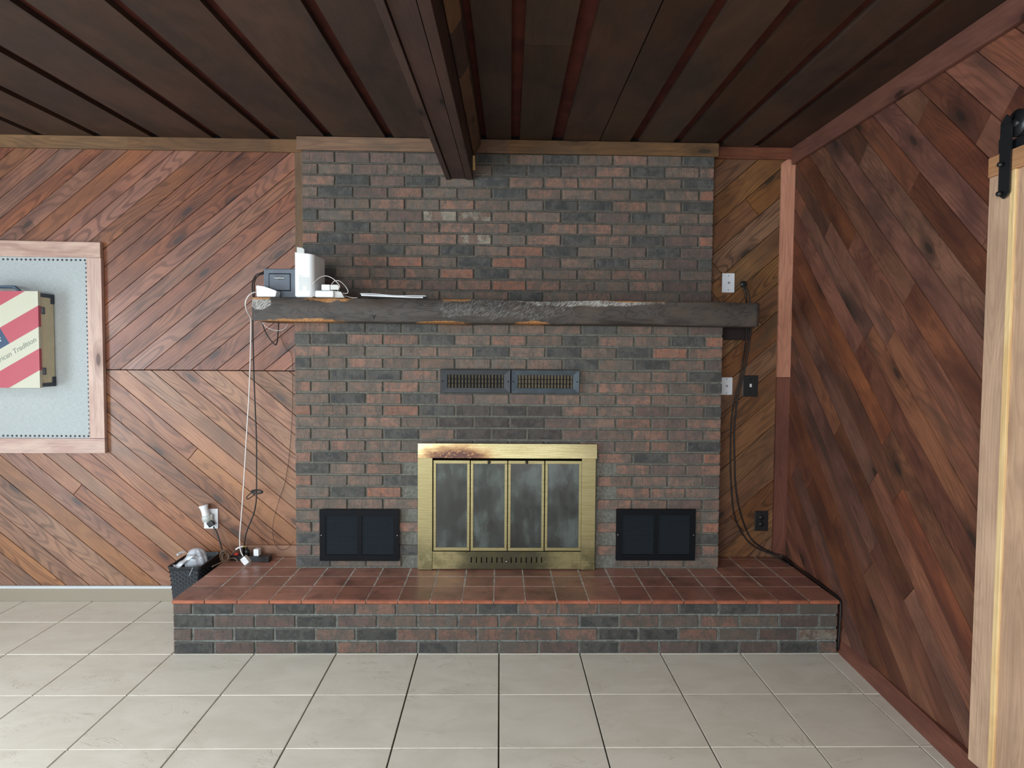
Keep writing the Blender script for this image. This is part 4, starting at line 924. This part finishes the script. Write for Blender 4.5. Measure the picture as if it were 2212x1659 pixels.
cable('backup_power_cord', 'black power cord from the battery backup hanging beside the white cable to the power strip', bc, .0040, 'cable_black')
cable('backup_power_cord', 'second short black lead curving from the battery backup over the mantel end', [P(570, 592, 3.76), P(561, 594, 3.76), P(553, 601, 3.76), P(549, 615, 3.78), P(550, 640, 3.83), P(551, 670, 3.99)], .0030, 'cable_black')
q = MB(); pts = []
for k in range(37):
    a = k / 36 * 2 * math.pi * 3; rx, rz = .032, .006 + .004 * math.sin(k * .9); pts.append(P(555 + 12.5 * math.cos(a + .5) * (1 - .1 * (k % 5 == 0)), 1062.5 + 3.8 * math.sin(a + .5) + (k / 36 - .5) * 3, 3.982 - .006 * math.sin(a)))
pts2 = [P(553, 1060, 3.98), P(541, 1066, 3.975), P(533, 1074, 3.97), P(535, 1078, 3.97), P(545, 1072, 3.975), P(553, 1064, 3.98)]
q.tube(pts, .0032, 0, 7); q.tube(pts2, .0032, 0, 7)
tag(q.build('cord_bundle', 'cable_black'), 'tied black coil of spare cord halfway down the hanging cord', 'cord bundle')
cable('slack_cord', 'black cord sagging in a V under the left end of the mantel', [P(566, 694, 3.92), P(571, 712, 3.93), P(581, 730, 3.94), P(590, 741, 3.94), P(596, 745, 3.94), P(599, 736, 3.95), P(601, 715, 3.96), P(602, 694, 3.97)], .0035, 'cable_black')
cable('slack_cord', 'thin pale cord sagging under the left end of the mantel', [P(566, 696, 3.90), P(575, 706, 3.91), P(590, 712.5, 3.92), P(605, 714, 3.93), P(616, 709, 3.94), P(622, 698, 3.95)], .0018, 'white_cable')
cable('thin_wire', 'thin dark wire running down beside the chimney and looping near the hearth', [P(604, 712, 4.05), P(609, 735, 4.055), P(618, 755, 4.055), P(630, 768, 4.06), P(632, 830, 4.06), P(631, 900, 4.06), P(625, 980, 4.06), P(616, 1040, 4.06), P(603, 1080, 4.055), P(592, 1120, 4.05), P(589, 1150, 4.045), P(594, 1175, 4.04), P(604, 1187, 4.035), P(615, 1187.5, 4.03), P(626, 1180, 4.03), P(634, 1168, 4.03)], .0014, 'cable_dark')
# plug-in adapter on the left outlet
t = thing('plug_in_light', 'white and clear plug-in scent warmer in the left wall outlet', 'plug-in adapter', P(446, 1110, 4.02))
c = P(447, 1120, 4.03); q = MB(); fr_ = Matrix.Translation(c) @ Matrix.Rotation(math.radians(-14), 4, 'Y')
q.lathe([(.010, -.018), (.024, -.014), (.029, .0), (.028, .012), (.022, .02)], fr_, 20); q.build('clear_base', 'clear_plastic', t)
q = MB(); q.lathe([(.016, -.008), (.022, .018), (.021, .045), (.022, .062), (.028, .078), (.026, .082), (.004, .080)], fr_, 20); q.build('top', 'white', t)
q = MB(); q.box(P(442, 1126, 4.06) , P(458, 1112, 4.03)); q.build('wall_plug', 'ivory', t, .003)
t = thing('lamp_cord', 'black plug and cord running from the left wall outlet down to the coiled brown wire', 'cord', P(455, 1130, 4.04))
q = MB(); fr_ = Matrix.Translation(P(455, 1130, 4.035)) @ Matrix.Rotation(math.radians(-35), 4, 'Y'); q.box((-.018, -.014, -.020), (.018, .014, .015), frame=fr_); q.build('plug', 'black', t, .005, seg=3)
q = MB(); q.tube([P(461, 1138, 4.03), P(468, 1150, 4.02), P(474, 1168, 4.01), P(480, 1188, 4.0), P(484, 1200, 3.98)], .0042); q.build('cord', 'cable_black', t)
q = MB(); pts = []
for k in range(61):
    a = k / 60 * 2 * math.pi * 5; w = .8 + .25 * math.sin(k * .37); pts.append(P(486 + 9.5 * math.cos(a) * w + 3 * math.sin(k * .11), 1203 - 13 * math.sin(a) * w, 3.93 + .02 * math.cos(k * .3)) + Vector((0, 0, .004)))
q.tube(pts, .0028, 0, 7)
tag(q.build('coiled_wire', 'cable_brown'), 'coiled brown wire resting on the left end of the hearth beside the black bin', 'wire coil')
cable('brown_cord', 'brown cord lying on the hearth tiles from the coil to the power strip', [P(458, 1224, 3.72), P(475, 1216, 3.76), P(490, 1209, 3.80), P(503, 1205, 3.83), P(510, 1208, 3.83), P(514, 1214, 3.80)], .0032, 'cable_brown')
cable('brown_cord', 'brown cord rising straight from the coil to the white connector above the power strip', [P(488, 1212, 3.90), P(497, 1201, 3.93), P(507, 1190, 3.95), P(514, 1184, 3.96)], .0030, 'cable_brown')
cable('white_connector', 'short thick white connector above the left end of the power strip', [P(509, 1187, 3.945), P(516, 1183, 3.95), P(526, 1180, 3.96)], .0048, 'white', 'connector')
# power strip
t = thing('power_strip', 'black power strip lying on the hearth tiles below the left wall', 'power strip', (-1.42, 3.97, .276))
a = P(501, 1200, 3.99); b = P(583, 1212, 3.95)
q = MB(); fr_ = Matrix.Translation(((a.x + b.x) / 2, 3.975, .277)) @ Matrix.Rotation(math.radians(-7), 4, 'Z'); hw = (b.x - a.x) / 2
q.box((-hw, -.024, 0), (hw, .024, .030), frame=fr_)
for k in range(5):
    for dx_ in (-.005, .005): q.box((-hw + .085 + k * .032 + dx_ - .0012, -.010, .0302), (-hw + .085 + k * .032 + dx_ + .0012, -.002, .0306), 1, frame=fr_)
q.build('housing', ['black', 'dark_slot'], t, .006, seg=3)
q = MB(); q.box((-hw + .018, -.010, .028), (-hw + .040, .012, .038), frame=fr_); q.build('switch', 'switch_red', t, .002)
def plug(name, label, dx_, w, d, h, mat): q = MB(); q.box((-hw + dx_, -d / 2, .0305), (-hw + dx_ + w, d / 2, .0305 + h), frame=fr_); return tag(q.build(name, mat, None, .004, seg=3), label, 'plug')
plug('black_plug', 'bulky black plug standing in the power strip beside the white cable', .052, .024, .034, .046, 'black')
q = MB(); c = fr_ @ Vector((-hw + .093, 0, .052)); q.lathe([(.015, -.021), (.015, .002), (.012, .010), (.006, .013), (.005, .024)], Matrix.Translation(c), 10); tag(q.build('black_plug', 'black'), 'rounded black plug in the middle of the power strip next to the white cube', 'plug')
q = MB(); q.box((-hw + .140, -.017, .0305), (-hw + .172, .016, .0305 + .040), frame=fr_); tag(q.build('usb_charger', 'white', None, .003), 'small white cube usb charger on the right part of the power strip', 'charger')
q = MB(); q.lathe([(.003, -.003), (.0075, -.002), (.0075, .003), (.003, .004)], Matrix.Translation(P(526, 1180, 3.985)), 12); q.tube([P(526, 1180, 3.98), P(531, 1182, 3.975)], .0018, smooth=False); tag(q.build('cable_tie', 'yellow'), 'small yellow tie around the cord above the power strip', 'cable tie')

# ------------------------------------------------------------------ bin with bag
t = thing('waste_bin', 'black woven-look plastic bin standing on the floor left of the hearth', 'waste bin', (-1.73, 3.9, 0))
RX0, RX1, RY0, RY1, RZ = -1.836, -1.652, 3.745, 4.035, .309
def rrect(x0, x1, y0, y1, r, n=5):
    pts = []
    for cx, cy, a0 in ((x1 - r, y1 - r, 0), (x0 + r, y1 - r, 90), (x0 + r, y0 + r, 180), (x1 - r, y0 + r, 270)):
        for k in range(n + 1): a = math.radians(a0 + 90 * k / n); pts.append((cx + r * math.cos(a), cy + r * math.sin(a)))
    return pts
q = MB(); rings = []
def ring(s, z, r=.018, g=0.): return [(x, y, z) for x, y in rrect(RX0 + s + g, RX1 - s - g, RY0 + s + g, RY1 - s - g, r)]
rs = [ring(.026, .001), ring(.022, .012), ring(.008, .285), ring(.004, .288), ring(.0, .300), ring(-.001, RZ), ring(.006, RZ), ring(.010, .285), ring(.028, .006)]
n = len(rs[0]); V = [p for r_ in rs for p in r_]
q.idx(V, [(i * n + k, i * n + (k + 1) % n, (i + 1) * n + (k + 1) % n, (i + 1) * n + k) for i in range(len(rs) - 1) for k in range(n)] + [tuple(range(n))[::-1], tuple((len(rs) - 1) * n + k for k in range(n))], 0, sm=False)
q.build('bucket', 'wicker', t)
q = MB()           # raised weave on the faces
def weave(org, dirx, width, nrm):
    rows, cols = 21, max(3, round(width / .021))
    for r in range(rows):
        z = .022 + r * .0124; sh = .022 * (1 - z / .285) + .007
        w = width - 2 * sh - .012
        for c in range(cols):
            if (r + c) % 2: continue
            x = sh + .006 + w * c / cols; xx = x + w / cols * 1.15
            o0 = Vector(org) - Vector(nrm) * (sh - .001)
            A = o0 + Vector(dirx) * x; B = o0 + Vector(dirx) * xx
            q.idx([A + Vector((0, 0, z)), B + Vector((0, 0, z)), B + Vector((0, 0, z + .010)), A + Vector((0, 0, z + .010)), A.lerp(B, .2) + Vector(nrm) * .003 + Vector((0, 0, z + .002)), A.lerp(B, .8) + Vector(nrm) * .003 + Vector((0, 0, z + .002)), A.lerp(B, .8) + Vector(nrm) * .003 + Vector((0, 0, z + .009)), A.lerp(B, .2) + Vector(nrm) * .003 + Vector((0, 0, z + .009))], [(4, 5, 6, 7), (0, 1, 5, 4), (1, 2, 6, 5), (2, 3, 7, 6), (3, 0, 4, 7)])
weave((RX0, RY0, 0), (1, 0, 0), RX1 - RX0, (0, -1, 0)); weave((RX1, RY0, 0), (0, 1, 0), RY1 - RY0, (1, 0, 0)); weave((RX0, RY0, 0), (0, 1, 0), RY1 - RY0, (-1, 0, 0))
q.build('weave', plain('black_weave_strips', (.03, .036, .044), .38), t, recalc=False)
# crumpled bag: bunched top and a spread flap over the rim
t = thing('plastic_bag', 'crumpled white plastic bag spilling over the rim of the black bin', 'plastic bag', (-1.76, 3.85, .3))
q = MB(); c = Vector((-1.722, 3.86, .255)); N1, N2 = 36, 12; V = []
for i in range(N2 + 1):
    t_ = i / N2; z = .125 * math.sin(t_ * math.pi / 2); r = .054 * (1 - t_ ** 2.6) + .004
    for k in range(N1):
        a = 2 * math.pi * k / N1; rr = r * (1 + .10 * math.sin(a * 9 + t_ * 3) * (1 - t_ * .3)) + .004 * mn.noise(Vector((math.cos(a) * 3, math.sin(a) * 3, t_ * 4)))
        V.append((c.x + rr * math.cos(a), c.y + rr * math.sin(a) * .9, c.z + z))
q.idx(V, [(i * N1 + k, i * N1 + (k + 1) % N1, (i + 1) * N1 + (k + 1) % N1, (i + 1) * N1 + k) for i in range(N2) for k in range(N1)] + [tuple(N2 * N1 + k for k in range(N1))], 0, sm=True); q.build('bunched_top', 'bag', t)
q = MB(); V = []; NN, MM = 26, 6
for i in range(NN + 1):
    t_ = i / NN; u = 374 + 60 * t_; wv = 1214 + 8 * math.sin(t_ * 5.2 + 1.1) - 8 * t_
    for j in range(MM + 1):
        s_ = j / MM; hgt = (14 * math.sin(math.pi * min(1, t_ * .95 + .08)) ** .6); p = P(u + 3 * math.sin(s_ * 3), wv + (s_ - .35) * hgt + 1.3 * math.sin(t_ * 21 + s_ * 4), 3.735 - .05 * math.sin(s_ * math.pi) + .04 * t_ + .012 * math.sin(t_ * 17)); V.append(p)
q.idx(V, [(i * (MM + 1) + j, (i + 1) * (MM + 1) + j, (i + 1) * (MM + 1) + j + 1, i * (MM + 1) + j + 1) for i in range(NN) for j in range(MM)], 0, sm=True)
fl_ = q.build('flap', 'bag', t); sm_ = fl_.modifiers.new('solid', 'SOLIDIFY'); sm_.thickness = .003
q = MB(); q.tube([P(416, 1226, 3.735), P(414, 1232, 3.733), P(411, 1238, 3.73), P(409, 1243, 3.73)], [.0012] * 15 + [.003], 0, 6); q.build('drawstring', 'bag', t)
q = MB(); q.tube([P(383, 1199, 3.80), P(390, 1194, 3.82), P(400, 1192, 3.84)], [.007, .007, .006, .006, .006, .006, .006, .006, .006, .006, .005], 0, 8); q.build('handle_knot', 'bag', t)

# ------------------------------------------------------------------ upholstered board with the case
t = thing('notice_board', 'pale linen covered board in a rough pine frame on the left wall', 'board', (-2.9, 4.06, .89))
zt0, zt1, zb0_, zb1_ = 2.137, 2.044, .984, .895; xr0, xr1, xL = -2.419, -2.333, -3.55
q = MB(); q.box((xL, 4.052, zb0_ - .004), (xr0 + .004, 4.069, zt1 + .004)); q.build('linen_panel', 'fabric', t)
def tilt(name, mat, pts, th=.030): q = MB(); q.prism(pts, th, Matrix(((1, 0, 0, 0), (0, 0, -1, 4.069), (0, 1, 0, 0), (0, 0, 0, 1))), ca=(random.random(), random.random(), random.random()), uvf=(lambda p: (p[1], p[0])) if name == 'side_rail' else (lambda p: (p[0] + 7, p[1]))); return q.build(name, mat, t, .0015)
tilt('top_rail', 'wood_frame', [(xL, 2.050), (xr1 - .003, 2.044), (xr1 - .003, 2.133), (xL, 2.146)])
tilt('side_rail', 'wood_frame', [(xr0, .984), (xr1 + .002, .984), (xr1, 2.042), (xr0 + .002, 2.044)])
tilt('bottom_rail', 'wood_frame', [(xL, .893), (xr1 + .002, .896), (xr1 + .002, .982), (xL, .982)])
tilt('side_rail', 'wood_frame', [(xL - .086, .893), (xL - .001, .893), (xL - .001, 2.146), (xL - .086, 2.146)])
proto = None; pos = []
for k in range(27): pos.append((xr0 - .014 - k * .0262, 2.030 + .00005 * k))
for k in range(39): pos.append((xr0 - .007, 2.018 - (k + .3) * .0262))
for k in range(27): pos.append((xr0 - .014 - k * .0262, .996))
sp = MB(); sp.lathe([(.0062, 0), (.0058, .002), (.0042, .0042), (.002, .0052), (.0003, .0055)], Matrix.Rotation(math.pi / 2, 4, 'X'), 10)
me_ = None
for x, z in pos:
    if me_ is None: o = sp.build('nailhead', 'stud', t); me_ = o.data
    else: o = bpy.data.objects.new('nailhead', me_); COL.objects.link(o); o.parent = t
    o.location = Vector((x, 4.052, z)) - Vector(t.location)
# case
cs = thing('display_case', 'red and cream striped case with dark corners hanging on the linen board', 'case', (-2.95, 4.0, 1.29))
YC0, YC1 = 3.905, 4.048
fr_p = P(81, 629, YC0); xR = P(84, 735, YC0).x; zT_, zB_ = P(84, 629, YC0).z, P(87, 838, YC0).z; xLc = xR - .72
q = MB(); q.box((xLc, 3.925, zB_ + .004), (xR - .004, YC1, zT_ - .008)); q.build('shell', 'case_side', cs, .004)
lid = MB(); rect = (xLc, xR, zB_, zT_)
ang = math.radians(30.2); ux, uz = math.cos(ang), math.sin(ang)
def vcoord(u, v): p = P(u, v, YC0); return -p.x * uz + p.z * ux
def ucoord(u, v): p = P(u, v, YC0); return p.x * ux + p.z * uz
bd_ = [vcoord(84, 659.5 - 46.5), vcoord(84, 659), vcoord(84, 705.5), vcoord(84, 753), vcoord(86, 799.5)]
per = (bd_[1] - bd_[4]) / 3
levels = [bd_[1] + per * k for k in range(9, 0, -1)] + bd_[1:] + [bd_[4] - per * k for k in range(1, 10)]
levels.sort(reverse=True)
i1 = levels.index(bd_[1]); ucan = ucoord(20, 741)
for k in range(len(levels) - 1):
    hi, lo_ = levels[k], levels[k + 1]; red = ((k - i1) % 2 == 0)
    full = [(-9 * ux - hi * uz, -9 * uz + hi * ux), (-9 * ux - lo_ * uz, -9 * uz + lo_ * ux), (9 * ux - lo_ * uz, 9 * uz + lo_ * ux), (9 * ux - hi * uz, 9 * uz + hi * ux)]
    poly = clip_rect(full, rect)
    if len(poly) < 3: continue
    if k <= i1 and k > i1 - 3:       # stripes that stop at the blue field
        for side in (0, 1):
            pl = clip(poly, *((ux, uz, ucan) if side == 0 else (-ux, -uz, -ucan)))
            if len(pl) >= 3: lid.prism([(p[0], p[1]) for p in pl], .022, Matrix(((1, 0, 0, 0), (0, 0, -1, YC0 + .022), (0, 1, 0, 0), (0, 0, 0, 1))), 2 if side == 0 else (0 if red else 1))
    else: lid.prism(poly, .022, Matrix(((1, 0, 0, 0), (0, 0, -1, YC0 + .022), (0, 1, 0, 0), (0, 0, 0, 1))), 0 if red else 1)
lid.build('lid', ['case_red', 'case_cream', 'case_blue'], cs, recalc=False)
q = MB()
def star(c, r, rot):
    pts = [(c[0] + (r if k % 2 == 0 else r * .4) * math.cos(rot + k * math.pi / 5), c[1] + (r if k % 2 == 0 else r * .4) * math.sin(rot + k * math.pi / 5)) for k in range(10)]
    ctr = (c[0], YC0 - .0012, c[1])
    for k in range(10): q.face([ctr, (pts[k][0], YC0 - .0012, pts[k][1]), (pts[(k + 1) % 10][0], YC0 - .0012, pts[(k + 1) % 10][1])])
s0 = P(-3, 734, YC0)
for (du_, dv_) in ((0, 0), (-.075, 0), (-.15, 0), (-.04, .06), (-.115, .06), (0, .115), (-.075, .115)):
    star((s0.x + du_ * ux - dv_ * uz, s0.z + du_ * uz + dv_ * ux), .019, ang + math.pi / 2)
q.build('stars', 'label_white', cs, recalc=False)
pt_ = P(77, 733, YC0)
text('American Tradition', .040, 'ink', 'lettering', cs, FR(pt_.x, YC0 - .0008, pt_.z, ang), 'RIGHT', bold=.0002, sx=1.0)
for (u, v, s1) in ((105, 638, 1), (108, 838, -1)):
    p = P(u, v, YC1); zc = zT_ - .008 if s1 > 0 else zB_ + .004
    q = MB(); x = xR - .0035; g_ = -s1
    q.box((x, 3.932, zc), (x + .003, YC1 - .001, zc + g_ * .022)); q.box((x, YC1 - .032, zc + g_ * .0222), (x + .003, YC1 - .001, zc + g_ * .056))
    q.build('corner_guard', 'case_trim', cs, .001)
for v in (671, 802):
    z = P(88, v, 3.95).z; q = MB(); q.box((xR - .004, 3.93, z - .020), (xR + .0015, 3.962, z + .020)); q.box((xR - .001, 3.940, z - .012), (xR + .003, 3.950, z + .012)); q.build('hinge', 'stud', cs, .001)
hx = P(34, 622, YC0).x
q = MB(); q.prism([(hx - .24, zT_ + .002), (hx - .205, zT_ + .034), (hx - .035, zT_ + .034), (hx, zT_ + .002), (hx - .018, zT_ + .002), (hx - .045, zT_ + .020), (hx - .195, zT_ + .020), (hx - .222, zT_ + .002)], .022, Matrix(((1, 0, 0, 0), (0, 0, -1, 3.965), (0, 1, 0, 0), (0, 0, 0, 1)))); q.build('handle', plain('navy_handle', lin((34, 56, 82)), .35), cs, .003)
q = MB(); q.box((hx - .24, 3.943, zT_ - .012), (hx, 3.965, zT_ + .003)); q.build('handle_base', 'case_trim', cs)

# ------------------------------------------------------------------ barn door
bd2 = thing('barn_door', 'raw pine sliding barn door with yellow battens hanging on the right wall', 'barn door', (1.64, 1.8, .10))
yb_ = 2.283; XD = 1.640
q = MB(); q.box((XD, yb_ - .098, .100), (XD + .030, yb_, 2.10), axis=2, ca=(.75, .3, .5)); q.build('board', 'wood_door', bd2, .002)
for k, (a, b) in enumerate(((2.163, 1.93), (1.90, 1.66), (1.63, 1.39), (1.36, 1.12))):
    q = MB(); q.box((XD + .004, b, .100), (XD + .030, a, 2.10), axis=2, ca=(.35 - .05 * k, .5, .6)); q.build('board', 'wood_door', bd2, .002)
    q = MB(); q.box((XD - .004, a - .002, .100), (XD + .030, a + .022, 2.10), axis=2, ca=(.7, .4, .4)); q.build('batten', 'wood_yellow', bd2, .002)
q = MB(); q.box((XD - .006, 1.12, 2.10), (XD + .030, yb_, 2.165), axis=1, ca=(.2, .6, .6)); q.build('top_rail', wood('orange_pine_rail', lin((196, 142, 92)), lin((172, 118, 76)), lin((110, 70, 48)), .6, True, .2, .3, .3, .1), bd2, .002)
hk = thing('door_hanger', 'black iron roller strap bolted to the top corner of the barn door', 'door hanger', (1.63, 2.15, 2.0))
q = MB(); tip = PX(2168, 430, 1.628); yc = tip.y + .0; w = .024
pol = [(yc - w, 2.03), (yc - w * .9, 2.026), (yc, tip.z), (yc + w * .9, 2.026), (yc + w, 2.03), (yc + w, 2.238), (yc + w * .75, 2.264), (yc, 2.281), (yc - w * .75, 2.264), (yc - w, 2.238)]
q.prism(pol, .006, Matrix(((0, 0, -1, 1.632), (1, 0, 0, 0), (0, 1, 0, 0), (0, 0, 0, 1)))); 
# the strap bends over the wheel towards the wall
arc = []
for k in range(9):
    a = math.pi * k / 8; arc.append((1.655 - .030 * math.cos(a), 2.248 + .034 * math.sin(a)))
V = []
for x, z in arc:
    for y_ in (yc - w, yc + w): V.append((x, y_, z))
q.idx(V, [(2 * i, 2 * i + 1, 2 * i + 3, 2 * i + 2) for i in range(8)]); ob = q.build('strap', 'black', hk, .001, recalc=False)
q = MB(); Rw = Matrix.Translation((1.638, yc - .030, 2.244)) @ Matrix.Rotation(math.pi / 2, 4, 'Y'); q.lathe([(.006, 0), (.043, 0), (.043, .003), (.037, .004), (.037, .011), (.043, .012), (.043, .015), (.006, .015)], Rw, 28); q.build('wheel', 'black', hk)
q = MB(); q.lathe([(.004, 0), (.012, 0), (.012, .02), (.004, .02)], Matrix.Translation((1.630, yc - .030, 2.244)) @ Matrix.Rotation(math.pi / 2, 4, 'Y'), 14); q.build('axle', 'black', hk)
for (u, v) in ((2160, 355), (2155, 419)):
    c = PX(u, v, 1.612); q = MB(); q.lathe([(.003, 0), (.0065, .001), (.009, .006), (.009, .010), (.006, .012), (.006, .0195)], Matrix.Translation((1.607, yc + .004, c.z)) @ Matrix.Rotation(math.pi / 2, 4, 'Y'), 14); q.build('bolt', 'black', hk)
tr_ = thing('door_track', 'black flat iron rail on the right wall carrying the barn door hanger', 'door track', (1.69, 1.7, 2.19))
q = MB(); q.box((1.647, .4, 2.170), (1.654, 2.235, 2.200)); q.build('rail', 'black', tr_, .001)
q = MB(); q.box((1.634, 2.222, 2.168), (1.662, 2.240, 2.214)); q.build('end_stop', 'black', tr_, .003)
for y_ in (2.19, 1.4, .7):
    q = MB(); q.lathe([(.004, 0), (.009, 0), (.009, .054), (.004, .056)], Matrix.Translation((1.655, y_, 2.185)) @ Matrix.Rotation(math.pi / 2, 4, 'Y'), 12); q.build('standoff', 'black', tr_)
